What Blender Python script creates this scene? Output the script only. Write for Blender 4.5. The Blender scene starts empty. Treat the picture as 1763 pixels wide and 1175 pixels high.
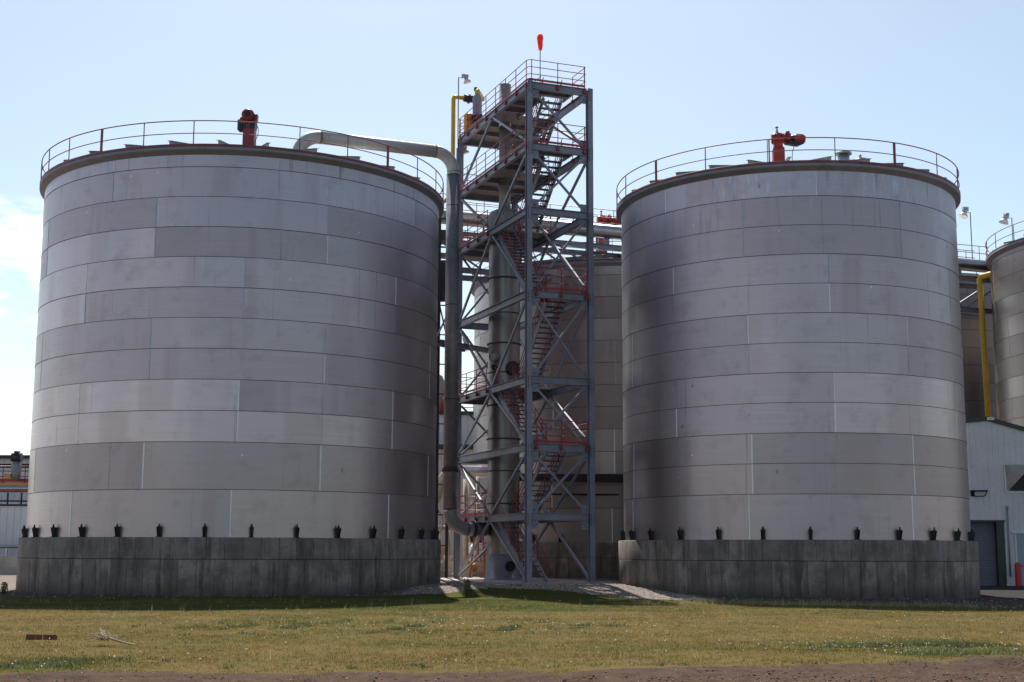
import bpy, math, random
import numpy as np
from mathutils import Vector as V, Matrix
R_ = math.radians
random.seed(7); rng = np.random.default_rng(7)
scn = bpy.context.scene
COL = scn.collection

# ------------------------------------------------------------------ camera, sky, sun
cam = bpy.data.cameras.new('camera'); cam.lens = 48.09; cam.sensor_width = 36; cam.clip_end = 20000; cam.clip_start = 0.1
co = bpy.data.objects.new('camera', cam); COL.objects.link(co); scn.camera = co
co.matrix_world = Matrix.Translation((0, 0, 1.7)) @ Matrix.Rotation(R_(98.75), 4, 'X') @ Matrix.Rotation(R_(0.2), 4, 'Z')

SUN_EL, SUN_AZ = 53.5, -6.0
w = bpy.data.worlds.new('World'); scn.world = w; w.use_nodes = True
nt = w.node_tree; nt.nodes.clear()
def wn(t, **k):
    n = nt.nodes.new(t)
    for a, b in k.items(): setattr(n, a, b)
    return n
wo = wn('ShaderNodeOutputWorld'); bg = wn('ShaderNodeBackground'); bg.inputs[1].default_value = 0.08
sky = wn('ShaderNodeTexSky', sky_type='NISHITA', sun_disc=False, sun_elevation=R_(SUN_EL), sun_rotation=R_(SUN_AZ))
sky.air_density = 1.0; sky.dust_density = 1.2; sky.ozone_density = 1.0; sky.altitude = 300
tc = wn('ShaderNodeTexCoord'); sx = wn('ShaderNodeSeparateXYZ'); nt.links.new(tc.outputs['Generated'], sx.inputs[0])
mp = wn('ShaderNodeMapping'); mp.inputs['Scale'].default_value = (7, 7, 19); mp.inputs['Location'].default_value = (0.3, 0.1, 0.45)
nt.links.new(tc.outputs['Generated'], mp.inputs[0])
cn = wn('ShaderNodeTexNoise'); cn.inputs['Scale'].default_value = 1.0; cn.inputs['Detail'].default_value = 7; cn.inputs['Roughness'].default_value = .58
nt.links.new(mp.outputs[0], cn.inputs['Vector'])
cr = wn('ShaderNodeMapRange', interpolation_type='SMOOTHSTEP'); cr.inputs[1].default_value = .47; cr.inputs[2].default_value = .62
nt.links.new(cn.outputs[0], cr.inputs[0])
zr = wn('ShaderNodeMapRange', interpolation_type='SMOOTHSTEP'); zr.inputs[1].default_value = .27; zr.inputs[2].default_value = .2
nt.links.new(sx.outputs['Z'], zr.inputs[0])
xr_ = wn('ShaderNodeMapRange', interpolation_type='SMOOTHSTEP'); xr_.inputs[1].default_value = -.28; xr_.inputs[2].default_value = -.33
nt.links.new(sx.outputs['X'], xr_.inputs[0])
def wmul(a, b):
    m = wn('ShaderNodeMath', operation='MULTIPLY'); nt.links.new(a, m.inputs[0]); nt.links.new(b, m.inputs[1]); return m.outputs[0]
cm = wmul(wmul(cr.outputs[0], zr.outputs[0]), xr_.outputs[0])
mixc = wn('ShaderNodeMixRGB'); mixc.inputs[2].default_value = (12.5, 12.6, 12.8, 1)
wb = wn('ShaderNodeMixRGB', blend_type='MULTIPLY'); wb.inputs[0].default_value = 1; wb.inputs[2].default_value = (1.07, 1.045, .93, 1)
nt.links.new(sky.outputs[0], wb.inputs[1]); nt.links.new(cm, mixc.inputs[0]); nt.links.new(wb.outputs[0], mixc.inputs[1])
nt.links.new(mixc.outputs[0], bg.inputs[0]); nt.links.new(bg.outputs[0], wo.inputs[0])

sl = bpy.data.lights.new('sun', 'SUN'); sl.energy = 4.5; sl.angle = R_(0.53); sl.color = (1, .95, .87)
so = bpy.data.objects.new('sun', sl); COL.objects.link(so)
sd = V((math.sin(R_(SUN_AZ)) * math.cos(R_(SUN_EL)), math.cos(R_(SUN_AZ)) * math.cos(R_(SUN_EL)), math.sin(R_(SUN_EL))))
so.rotation_euler = sd.to_track_quat('Z', 'Y').to_euler(); so.location = (0, 40, 60)
scn.view_settings.view_transform = 'Standard'; scn.view_settings.look = 'None'
scn.view_settings.exposure = 0.9; scn.view_settings.gamma = 1

# ------------------------------------------------------------------ materials
MATS = {}
class NB:
    """small node-graph builder"""
    def __init__(s, name):
        s.m = bpy.data.materials.new(name); s.m.use_nodes = True; s.t = s.m.node_tree
        s.b = s.t.nodes['Principled BSDF']; MATS[name] = s.m
    def n(s, t, ins=None, **k):
        n = s.t.nodes.new(t)
        for a, b in k.items(): setattr(n, a, b)
        for a, b in (ins or {}).items(): s.set(n.inputs[a], b)
        return n
    def set(s, sock, v):
        if isinstance(v, bpy.types.NodeSocket): s.t.links.new(v, sock)
        else: sock.default_value = v
    def noise(s, vec, scale, detail=4, rough=.55, mapping=None):
        if mapping: vec = s.n('ShaderNodeMapping', {'Vector': vec, 'Scale': mapping}).outputs[0]
        return s.n('ShaderNodeTexNoise', {'Vector': vec, 'Scale': scale, 'Detail': detail, 'Roughness': rough}).outputs[0]
    def ramp(s, v, a, b, c=0., d=1.):
        return s.n('ShaderNodeMapRange', {0: v, 1: a, 2: b, 3: c, 4: d}).outputs[0]
    def math(s, op, a, b=0.):
        return s.n('ShaderNodeMath', {0: a, 1: b}, operation=op).outputs[0]
    def mix(s, f, a, b, mode='MIX'):
        def c(v): return (*v, 1) if isinstance(v, tuple) and len(v) == 3 else v
        return s.n('ShaderNodeMixRGB', {0: f, 1: c(a), 2: c(b)}, blend_type=mode).outputs[0]
    def bump(s, h, dist=.01, strength=1.):
        s.set(s.b.inputs['Normal'], s.n('ShaderNodeBump', {'Height': h, 'Distance': dist, 'Strength': strength}).outputs[0])
    def out(s, col=None, rough=None, metal=None):
        if col is not None: s.set(s.b.inputs['Base Color'], (*col, 1) if isinstance(col, tuple) and len(col) == 3 else col)
        if rough is not None: s.set(s.b.inputs['Roughness'], rough)
        if metal is not None: s.set(s.b.inputs['Metallic'], metal)
        return s.m

def paint(name, col, rough=.5, metal=0., var=.25, scale=2.5, dirt=(.07, .055, .045), dirtamt=.35):
    k = NB(name); P = k.n('ShaderNodeNewGeometry').outputs['Position']
    n1 = k.noise(P, scale, 6, .6); n2 = k.noise(P, scale * 6, 4, .6)
    c = k.mix(k.ramp(n1, .3, .7), tuple(x * (1 - var) for x in col), tuple(min(1, x * (1 + var)) for x in col))
    c = k.mix(k.ramp(n2, .52, .75, 0, dirtamt), c, dirt)
    k.out(c, k.ramp(n2, .3, .7, rough - .08, rough + .12), metal); return k.m

def steel_shell(name, tint, rough=.36, warm=.0):
    k = NB(name)
    uv = k.n('ShaderNodeUVMap').outputs[0]; P = k.n('ShaderNodeNewGeometry').outputs['Position']
    pl = k.n('ShaderNodeAttribute', attribute_name='plate').outputs['Fac']
    drip = k.n('ShaderNodeAttribute', attribute_name='drip').outputs['Fac']
    po = k.n('ShaderNodeVectorMath', {0: uv, 1: k.n('ShaderNodeCombineXYZ', {0: k.math('MULTIPLY', pl, 173.), 1: k.math('MULTIPLY', pl, 91.)}).outputs[0]}).outputs[0]
    prand = k.n('ShaderNodeTexWhiteNoise', {'W': pl}, noise_dimensions='1D').outputs[0]
    brushed = k.noise(po, 1.0, 5, .6, (.30, 24, 1))
    blot = k.noise(po, .9, 8, .68)
    streak = k.noise(uv, 1.0, 6, .65, (3.2, .18, 1))
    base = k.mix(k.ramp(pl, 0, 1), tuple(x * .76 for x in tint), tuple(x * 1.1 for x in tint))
    base = k.mix(k.ramp(brushed, .35, .65, 0, .15), base, tuple(x * .6 for x in tint))
    base = k.mix(k.ramp(blot, .52, .66, 0, .26), base, (.22, .19, .175))
    st = k.math('MULTIPLY', k.ramp(streak, .57, .74), drip)
    base = k.mix(k.math('MULTIPLY', st, .75), base, (.085, .065, .05))
    run = k.math('MULTIPLY', k.ramp(k.noise(uv, 1.0, 3, .5, (11., .12, 1)), .67, .70), k.math('ADD', k.math('MULTIPLY', drip, .8), .1))
    base = k.mix(run, base, (.12, .085, .06))
    st2 = k.math('MULTIPLY', k.ramp(k.noise(uv, 1.3, 5, .6, (4.5, .3, 1)), .62, .7), drip)
    base = k.mix(k.math('MULTIPLY', st2, .4), base, (.5, .56, .66))
    # small pale scuffs and dark specks
    lng = k.math('MULTIPLY', k.ramp(k.noise(uv, 1.0, 4, .6, (5.5, .045, 1)), .655, .69), k.ramp(k.noise(uv, .35, 3, .5), .45, .6))
    base = k.mix(k.math('MULTIPLY', lng, .55), base, (.16, .12, .09))
    scf = k.n('ShaderNodeAttribute', attribute_name='scuff').outputs['Fac']
    sc1 = k.math('MULTIPLY', k.ramp(k.noise(uv, 1.0, 5, .6, (7., 1.1, 1)), .52, .62), scf)
    base = k.mix(k.math('MULTIPLY', sc1, .45), base, (.50, .60, .74))
    vo = k.n('ShaderNodeTexVoronoi', {'Vector': uv, 'Scale': .75}); sp = k.ramp(vo.outputs['Distance'], .035, .028)
    base = k.mix(k.math('MULTIPLY', sp, .55), base, (.75, .75, .78))
    vo2 = k.n('ShaderNodeTexVoronoi', {'Vector': k.n('ShaderNodeMapping', {'Vector': uv, 'Scale': (1, .6, 1), 'Location': (3.3, 7.1, 0)}).outputs[0], 'Scale': .62})
    base = k.mix(k.ramp(vo2.outputs['Distance'], .05, .02, 0, .5), base, (.08, .07, .07))
    base = k.mix(k.ramp(k.noise(po, 1., 3, .5, (.45, .04, 1)), .54, .6, 0, .35), base, tuple(x * m for x, m in zip(tint, (.72, .66, .62))))
    k.out(base, k.math('ADD', k.ramp(brushed, .3, .7, rough - .03, rough + .03), k.ramp(prand, 0, 1, -.07, .07)), .92)
    h = k.math('ADD', k.math('MULTIPLY', k.noise(po, 1., 2, .5, (.6, .05, 1)), 1.6), k.math('MULTIPLY', brushed, .02))
    k.bump(h, .05, .25)
    return k.m

def concrete(name, col, panel=.69, joint=1.37, top=2.2):
    k = NB(name); uv = k.n('ShaderNodeUVMap').outputs[0]; P = k.n('ShaderNodeNewGeometry').outputs['Position']
    s = k.n('ShaderNodeSeparateXYZ', {0: uv}); u, v = s.outputs[0], s.outputs[1]
    row = k.math('GREATER_THAN', v, joint)
    up = k.math('ADD', k.math('DIVIDE', u, panel), k.math('MULTIPLY', row, .5))
    fr = k.math('ABSOLUTE', k.math('SUBTRACT', k.math('FRACT', up), .5))
    line = k.math('MULTIPLY', k.ramp(fr, .478, .492), k.ramp(k.noise(uv, 1.7, 4, .6), .35, .6, .25, 1.))
    hl = k.ramp(k.math('ABSOLUTE', k.math('SUBTRACT', v, joint)), .022, .008)
    wnv = k.n('ShaderNodeCombineXYZ', {0: k.math('FLOOR', up), 1: row}).outputs[0]
    pr = k.n('ShaderNodeTexWhiteNoise', {'Vector': wnv}, noise_dimensions='3D').outputs[0]
    n1 = k.noise(uv, 1.3, 8, .62); n2 = k.noise(uv, 1.0, 7, .65, (2.6, .35, 1)); n3 = k.noise(uv, 9, 5, .6)
    c = k.mix(pr, tuple(x * .72 for x in col), tuple(x * 1.25 for x in col))
    c = k.mix(k.ramp(v, joint - .1, joint + .1, 0, .45), c, (.21, .182, .155), 'MIX')
    c = k.mix(k.ramp(n1, .42, .62, 0, .75), c, tuple(x * .42 for x in col))
    c = k.mix(k.ramp(n2, .49, .64, 0, .8), c, (.07, .055, .044))
    c = k.mix(k.ramp(k.noise(uv, 1, 6, .62, (4.3, .45, 1)), .58, .68, 0, .55), c, (.36, .36, .37))
    c = k.mix(k.ramp(k.noise(uv, 1, 4, .6, (1.1, .12, 1)), .66, .7, 0, .5), c, (.12, .055, .03))
    c = k.mix(k.math('MULTIPLY', k.ramp(k.noise(uv, 1, 4, .55, (2.4, .22, 1)), .58, .66), k.ramp(v, 1.2, 2.15, 0, .55)), c, (.13, .075, .045))
    c = k.mix(k.ramp(n3, .5, .72, 0, .5), c, tuple(x * .45 for x in col))
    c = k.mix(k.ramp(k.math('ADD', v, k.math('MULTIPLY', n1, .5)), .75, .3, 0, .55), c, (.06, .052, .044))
    lm = k.math('MAXIMUM', line, hl)
    c = k.mix(k.math('MULTIPLY', lm, .85), c, (.03, .026, .024))
    k.out(c, .9, 0.)
    k.bump(k.math('SUBTRACT', k.math('MULTIPLY', n3, .4), k.math('MULTIPLY', lm, 1.)), .02, .8)
    return k.m

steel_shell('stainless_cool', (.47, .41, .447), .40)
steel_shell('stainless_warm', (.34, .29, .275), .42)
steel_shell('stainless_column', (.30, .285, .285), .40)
k = NB('stainless_pipe'); P = k.n('ShaderNodeNewGeometry').outputs['Position']
k.out(k.mix(k.ramp(k.noise(P, 1.6, 5), .35, .7), (.50, .47, .46), (.38, .36, .37)), k.ramp(k.noise(P, 2, 4), .3, .7, .28, .42), .95)
paint('weld_light', (.78, .78, .80), .45, .35, .1, dirtamt=.1)
paint('weld_blue', (.30, .36, .47), .4, .6, .2, dirtamt=.2)
paint('weld_dark', (.055, .05, .05), .6, .3, .3)
paint('rim_steel', (.24, .235, .285), .6, .1, .15, dirtamt=.12)
paint('rafter_steel', (.23, .24, .235), .5, .3, .2)
paint('roof_steel', (.36, .36, .36), .45, .6, .2)
paint('grey_paint', (.225, .235, .295), .42, .15, .16, 1.2, dirtamt=.25)
paint('grey_pale', (.28, .265, .26), .5, .2, .15)
paint('rail_red', (.29, .028, .04), .45, 0, .25)
paint('toe_red', (.34, .035, .045), .5, 0, .25)
paint('rail_faded', (.25, .045, .058), .5, 0, .2)
paint('toe_faded', (.18, .06, .07), .55, 0, .2)
paint('maroon', (.25, .016, .018), .4, 0, .25, 2, dirtamt=.45)
paint('motor_red', (.42, .03, .02), .38, 0, .25, 2, dirtamt=.45)
paint('motor_dark', (.022, .02, .028), .45, .2, .3)
paint('black_iron', (.02, .02, .024), .5, .3, .3)
paint('deck_plate', (.30, .28, .26), .6, .15, .25, 2.)
paint('tread_dark', (.10, .10, .11), .55, .4, .25)
paint('yellow_paint', (.62, .36, .025), .42, 0, .12)
paint('orange_paint', (.60, .26, .04), .45, 0, .15)
paint('ladder_orange', (.50, .10, .03), .5, 0, .25)
paint('wall_sheet', (.56, .58, .61), .5, 0, .07, .9, dirtamt=.12)
paint('white_sheet', (.62, .64, .66), .5, 0, .07, .9, dirtamt=.12)
paint('tan_sheet', (.50, .47, .43), .55, 0, .1, .9, dirtamt=.2)
paint('green_trim', (.018, .034, .032), .45, 0, .2)
paint('door_grey', (.15, .16, .20), .5, .1, .08)
paint('door_blue', (.26, .31, .38), .45, 0, .06)
paint('sign_white', (.82, .82, .80), .5, 0, .04, dirtamt=.05)
paint('sign_ink', (.03, .04, .10), .6, 0, .1, dirtamt=0)
paint('bollard_red', (.42, .02, .025), .45, 0, .15)
paint('galvanised', (.45, .46, .47), .38, .8, .15)
paint('lamp_glass', (.75, .76, .78), .2, .1, .05, dirtamt=.1)
paint('insulation_tan', (.52, .46, .38), .5, .35, .15)
paint('rust_beam', (.26, .09, .05), .7, 0, .3)
paint('plank_rust', (.16, .06, .04), .75, 0, .35, 8)
paint('dry_wood', (.30, .235, .15), .85, 0, .25, 12)
paint('clod', (.085, .056, .042), .95, 0, .35, 12, dirtamt=.3)
paint('stone_grey', (.40, .35, .31), .9, 0, .35, 6, dirtamt=.3)
paint('windsock_cloth', (.85, .09, .045), .8, 0, .12, 6, dirtamt=.05)
_t = MATS['windsock_cloth'].node_tree; _b = _t.nodes['Principled BSDF']; _x = _t.nodes.new('ShaderNodeBsdfTranslucent'); _x.inputs[0].default_value = (.95, .16, .1, 1)
_m = _t.nodes.new('ShaderNodeMixShader'); _m.inputs[0].default_value = .6; _t.links.new(_b.outputs[0], _m.inputs[1]); _t.links.new(_x.outputs[0], _m.inputs[2]); _t.links.new(_m.outputs[0], _t.nodes['Material Output'].inputs[0])
concrete('concrete', (.27, .22, .195))
paint('slab', (.40, .375, .34), .9, 0, .2, 1.5, dirtamt=.4)

def tuple_mul(k, c, f): return k.mix(1., c, (f, f, f), 'MULTIPLY')
def blade(name, c1, c2, trans=.35):
    k = NB(name)
    rnd = k.n('ShaderNodeNewGeometry'); c = k.mix(rnd.outputs['Random Per Island'], c1, c2)
    c = k.mix(k.ramp(k.noise(rnd.outputs['Position'], .5, 4), .35, .65, 0, .5), c, tuple((a + b) / 2 * .8 for a, b in zip(c1, c2)))
    gv = k.noise(rnd.outputs['Position'], .38, 5, .62)
    c = k.mix(k.ramp(gv, .36, .64), tuple_mul(k, c, .72), tuple_mul(k, c, 1.32))
    k.out(c, .75, 0.)
    tr = k.n('ShaderNodeBsdfTranslucent', {'Color': c}); ms = k.n('ShaderNodeMixShader', {0: trans})
    k.t.links.new(k.b.outputs[0], ms.inputs[1]); k.t.links.new(tr.outputs[0], ms.inputs[2])
    k.t.links.new(ms.outputs[0], k.t.nodes['Material Output'].inputs[0])
blade('dry_blades', (.25, .165, .045), (.135, .108, .027))
blade('green_blades', (.068, .10, .018), (.11, .125, .03))
blade('weed_leaves', (.09, .11, .03), (.17, .18, .085))
blade('straw_blades', (.42, .34, .18), (.30, .23, .11))
paint('petal_white', (.82, .81, .76), .8, 0, .05, dirtamt=0)
paint('petal_yellow', (.75, .45, .03), .8, 0, .05, dirtamt=0)

# ------------------------------------------------------------------ mesh builder
class MB:
    def __init__(s): s.v = []; s.f = []; s.mi = []; s.sm = []; s.uv = {}; s.pl = {}; s.dr = {}; s.sc = {}; s.m = 0
    def mat(s, i): s.m = i; return s
    def face(s, ids, smooth=False):
        s.f.append(tuple(ids)); s.mi.append(s.m); s.sm.append(smooth); return len(s.f) - 1
    def vs(s, pts):
        b = len(s.v); s.v += [tuple(p) for p in pts]; return b
    def hexa(s, p):  # 8 corners: bottom 0-3 ccw, top 4-7
        b = s.vs(p)
        for q in ((3, 2, 1, 0), (4, 5, 6, 7), (0, 1, 5, 4), (1, 2, 6, 5), (2, 3, 7, 6), (3, 0, 4, 7)): s.face([b + i for i in q])
    def box(s, c, d, rz=0.):
        c = V(c); ca, sa = math.cos(rz), math.sin(rz); P = []
        for z in (-1, 1):
            for x, y in ((-1, -1), (1, -1), (1, 1), (-1, 1)):
                X, Y = x * d[0] / 2, y * d[1] / 2
                P.append(c + V((X * ca - Y * sa, X * sa + Y * ca, z * d[2] / 2)))
        s.hexa(P)
    def frame(s, p, q, up):
        d = (q - p).normalized(); up = V(up)
        if abs(d.dot(up)) > .99: up = V((0, 1, 0)) if abs(d.y) < .9 else V((1, 0, 0))
        x = d.cross(up).normalized(); y = x.cross(d).normalized(); return d, x, y
    def bar(s, p, q, wx, wy, up=(0, 0, 1), ox=0., oy=0.):
        p, q = V(p), V(q); d, x, y = s.frame(p, q, up); P = []
        for e in (p, q):
            for a, b in ((-1, -1), (1, -1), (1, 1), (-1, 1)): P.append(e + x * (a * wx / 2 + ox) + y * (b * wy / 2 + oy))
        s.hexa([P[i] for i in (0, 1, 2, 3, 4, 5, 6, 7)][::1])
    def ibeam(s, p, q, depth, wid, tf=.022, tw=.016, up=(0, 0, 1)):
        s.bar(p, q, wid, tf, up, 0, depth / 2 - tf / 2); s.bar(p, q, wid, tf, up, 0, -depth / 2 + tf / 2)
        s.bar(p, q, tw, depth - 2 * tf - .002, up)
    def tube(s, pts, r, seg=8, caps=True, closed=False):
        pts = [V(p) for p in pts]; n = len(pts); rings = []; x = None
        for i, p in enumerate(pts):
            a = pts[(i - 1) % n] if (i or closed) else p; b = pts[(i + 1) % n] if (i < n - 1 or closed) else p
            d = (b - a).normalized()
            if x is None:
                x = d.orthogonal().normalized()
            else:
                x = (x - d * x.dot(d)).normalized()
            y = d.cross(x); rr = r[i] if isinstance(r, (list, tuple)) else r
            rings.append(s.vs([p + x * rr * math.cos(2 * math.pi * j / seg) + y * rr * math.sin(2 * math.pi * j / seg) for j in range(seg)]))
        for i in range(n if closed else n - 1):
            A, B = rings[i], rings[(i + 1) % n]
            for j in range(seg):
                k = (j + 1) % seg; s.face((A + j, A + k, B + k, B + j), True)
        if caps and not closed:
            s.face([rings[0] + j for j in range(seg)][::-1]); s.face([rings[-1] + j for j in range(seg)])
    def cyl(s, p, q, r, seg=16, r2=None): s.tube([p, q], [r, r if r2 is None else r2], seg)
    def lathe(s, prof, c=(0, 0), seg=64, smooth=True, phase=0., caps=False):
        rings = []
        for r, z in prof:
            rings.append(s.vs([(c[0] + r * math.cos(phase + 2 * math.pi * j / seg), c[1] + r * math.sin(phase + 2 * math.pi * j / seg), z) for j in range(seg)]))
        for i in range(len(prof) - 1):
            A, B = rings[i], rings[i + 1]; r = max(prof[i][0], prof[i + 1][0])
            for j in range(seg):
                k = (j + 1) % seg; f = s.face((A + j, A + k, B + k, B + j), smooth)
                u0, u1 = 2 * math.pi * j / seg * r, 2 * math.pi * (j + 1) / seg * r
                s.uv[f] = ((u0, prof[i][1]), (u1, prof[i][1]), (u1, prof[i + 1][1]), (u0, prof[i + 1][1]))
        if caps:
            s.face([rings[0] + j for j in range(seg)][::-1]); s.face([rings[-1] + j for j in range(seg)])
    def mesh(s, name, mats, org=(0, 0, 0)):
        me = bpy.data.meshes.new(name)
        o = V(org); me.from_pydata([(a - o[0], b - o[1], c - o[2]) for a, b, c in s.v], [], s.f)
        for m in mats: me.materials.append(MATS[m])
        me.polygons.foreach_set('material_index', s.mi); me.polygons.foreach_set('use_smooth', s.sm)
        if s.uv:
            ul = me.uv_layers.new(name='UVMap').data
            for p in me.polygons:
                q = s.uv.get(p.index)
                if q:
                    for li, t in zip(p.loop_indices, q): ul[li].uv = t
        for nm, dct in (('plate', s.pl), ('drip', s.dr), ('scuff', s.sc)):
            if dct:
                at = me.attributes.new(nm, 'FLOAT', 'FACE'); arr = np.zeros(len(s.f), 'f')
                for k_, v_ in dct.items(): arr[k_] = v_
                at.data.foreach_set('value', arr)
        me.update(); return me
    def part(s, name, mats, parent, label=None):
        """part / sub-part, mesh in world coordinates"""
        if isinstance(mats, str): mats = [mats]
        return link(name, s.mesh(name, mats), parent, None, label)
    def solo(s, name, mats, loc, label, cat, group=None, kind=None):
        if isinstance(mats, str): mats = [mats]
        o = bpy.data.objects.new(name, s.mesh(name, mats, loc)); COL.objects.link(o); o.location = loc
        tag(o, label, cat, group, kind); return o

def tag(o, label=None, cat=None, group=None, kind=None):
    for a, b in (('label', label), ('category', cat), ('group', group), ('kind', kind)):
        if b: o[a] = b
    return o
def thing(name, loc, label, cat, group=None):
    o = bpy.data.objects.new(name, None); COL.objects.link(o); o.location = loc; o.empty_display_size = .3
    return tag(o, label, cat, group)
def link(name, me, parent, mat=None, label=None):
    o = bpy.data.objects.new(name, me); COL.objects.link(o); o.parent = parent
    o.matrix_parent_inverse = Matrix.Translation(-V(parent.location)) if parent.parent is None else Matrix.Identity(4)
    if mat is not None: o.matrix_basis = mat
    if label: o['label'] = label
    return o
def arc(c, r, a0, a1, n, fx, fy):
    return [V(c) + V(fx) * r * math.cos(a0 + (a1 - a0) * i / n) + V(fy) * r * math.sin(a0 + (a1 - a0) * i / n) for i in range(n + 1)]
def smooth01(a, b, x):
    t = np.clip((x - a) / (b - a), 0, 1); return t * t * (3 - 2 * t)

# ------------------------------------------------------------------ ground
def noise2(x, y, seed, scale):
    r = np.random.default_rng(seed); out = np.zeros_like(x, dtype=float)
    for i in range(7):
        a = r.uniform(0, 2 * math.pi); f = scale * (1.0 + i * .37); ph = r.uniform(0, 6.28)
        out += np.sin((x * math.cos(a) + y * math.sin(a)) * f + ph + 1.3 * np.sin((x * math.sin(a * 1.7 + 1) + y * math.cos(a * 1.7 + 1)) * f * .7 + ph * 2)) / (1 + i * .35)
    return out / 2.6
def dirt_edge(x):  # y of the border between bare soil and turf
    base = np.interp(x, [-40, -9, -6, -3, 0, 2.5, 5, 7, 7.9, 9.5, 11, 40], [18.4, 18.6, 19.1, 19.3, 19.5, 20.0, 21.0, 21.7, 22.6, 22.8, 21.6, 22])
    return base + .35 + .35 * noise2(x, x * .3, 5, 1.7) + .16 * noise2(x, x * .1, 6, 6.)
def gz(x, y):
    x = np.asarray(x, float); y = np.asarray(y, float)
    win = smooth01(-6.5, -3.6, x) * (1 - smooth01(4.6, 7.5, x))
    win = np.maximum(win, smooth01(68, 80, y) * smooth01(-9, -3, x) * (1 - smooth01(14, 20, x)))
    h = .31 * smooth01(50.5, 60.5, y) * win * (1 - smooth01(110, 160, y))
    h = h - .16 * smooth01(8, 22, x) * smooth01(40, 50, y) * (1 - smooth01(58, 70, y))
    d = smooth01(.3, -.5, y - dirt_edge(x))
    near = (1 - smooth01(55, 70, y))
    h = h + near * .018 * noise2(x, y, 1, .9)
    h = h + d * (.035 * noise2(x, y, 2, 3.1) + .028 * noise2(x, y, 3, 8.5) + .016 * noise2(x, y, 4, 23.)) - .05 * d
    # churned-up berm on the right
    h = h + .16 * np.exp(-(((x - 9.3) / 2.2) ** 2 + ((y - 22.3) / .55) ** 2)) * d
    return h
def gzs(x, y): return float(gz(np.array([x]), np.array([y]))[0])
xs = np.concatenate([-np.geomspace(34, 6000, 40)[::-1], np.arange(-33, -13, .5), np.arange(-13, 13, .08), np.arange(13, 34, .5), np.geomspace(34, 6000, 40)])
ys = np.concatenate([-np.geomspace(3, 6000, 30)[::-1], np.arange(-2, 15, 1.), np.arange(15, 24.5, .055), np.arange(24.5, 66, .3), np.arange(66, 112, 1.5), np.geomspace(112, 9000, 40)])
GX, GY = np.meshgrid(xs, ys); GZ = gz(GX, GY)
nx, ny = len(xs), len(ys)
co_ = np.stack([GX.ravel(), GY.ravel(), GZ.ravel()], 1)
i0 = (np.arange(ny - 1)[:, None] * nx + np.arange(nx - 1)[None]).ravel()
quads = np.stack([i0, i0 + 1, i0 + 1 + nx, i0 + nx], 1)
def np_mesh(name, verts, faces, mat, k):
    me = bpy.data.meshes.new(name); n = len(faces)
    me.vertices.add(len(verts)); me.vertices.foreach_set('co', verts.astype('f').ravel())
    me.loops.add(n * k); me.loops.foreach_set('vertex_index', faces.astype('i').ravel())
    me.polygons.add(n); me.polygons.foreach_set('loop_start', np.arange(0, n * k, k, dtype='i'))
    me.update(calc_edges=True); me.validate(); me.materials.append(MATS[mat]); return me
paint('pipe_pale', (.47, .45, .445), .5, .45, .12, 1.2, dirtamt=.2)
paint('pipe_grey', (.25, .24, .25), .5, .55, .18, 1.2, dirtamt=.3)  # on the riser: darker than pipe_pale to paint in the shadow there
k = NB('ground_mix'); P = k.n('ShaderNodeNewGeometry').outputs['Position']
zone = k.n('ShaderNodeAttribute', attribute_name='soil').outputs['Fac']; grav = k.n('ShaderNodeAttribute', attribute_name='gravel').outputs['Fac']
grn = k.n('ShaderNodeAttribute', attribute_name='green').outputs['Fac']
fine = k.noise(P, 26, 6, .65); med = k.noise(P, 3.2, 6, .6); big = k.noise(P, .45, 5, .6); xf = k.noise(P, 90, 3, .6)
turf = k.mix(k.ramp(big, .38, .62), (.115, .080, .026), (.08, .066, .018))
turf = k.mix(k.ramp(med, .42, .68, 0, .6), turf, (.15, .095, .045))
turf = k.mix(k.ramp(fine, .45, .7, 0, .55), turf, (.065, .05, .016))
turf = k.mix(k.math('MULTIPLY', grn, .8), turf, (.05, .058, .014))
soil = k.mix(k.ramp(med, .35, .65), (.090, .059, .043), (.058, .038, .028)); soil = k.mix(k.ramp(fine, .46, .7, 0, .7), soil, (.03, .02, .016))
soil = k.mix(k.ramp(xf, .66, .74, 0, .55), soil, (.24, .19, .16))
vg = k.n('ShaderNodeTexVoronoi', {'Vector': P, 'Scale': 17.}); vg2 = k.n('ShaderNodeTexVoronoi', {'Vector': P, 'Scale': 41.})
gc = k.mix(k.n('ShaderNodeSeparateXYZ', {0: vg.outputs['Color']}).outputs[0], (.36, .29, .25), (.19, .155, .14))
gc = k.mix(k.ramp(vg.outputs['Distance'], .35, .62, 0, .7), gc, (.07, .055, .048)); gc = k.mix(k.ramp(med, .45, .7, 0, .4), gc, (.22, .18, .15))
jit = k.math('ADD', zone, k.math('MULTIPLY', k.math('SUBTRACT', k.noise(P, 4, 7, .7), .5), 1.9))
c = k.mix(k.ramp(jit, .42, .58), turf, soil)
jg = k.math('ADD', grav, k.math('MULTIPLY', k.math('SUBTRACT', k.noise(P, 2.2, 6, .65), .5), 1.2))
gm = k.ramp(jg, .42, .6)
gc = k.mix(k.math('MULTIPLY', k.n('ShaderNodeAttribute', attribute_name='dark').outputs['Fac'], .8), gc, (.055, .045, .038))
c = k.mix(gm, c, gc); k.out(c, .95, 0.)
k.b.inputs['Specular IOR Level'].default_value = .04
hh = k.math('ADD', k.math('MULTIPLY', fine, .5), k.math('MULTIPLY', k.math('MULTIPLY', vg.outputs['Distance'], gm), -.9)); k.bump(hh, .04, .9)
gme = np_mesh('ground', co_, quads, 'ground_mix', 4)
gme.polygons.foreach_set('use_smooth', np.ones(len(quads), bool))
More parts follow.
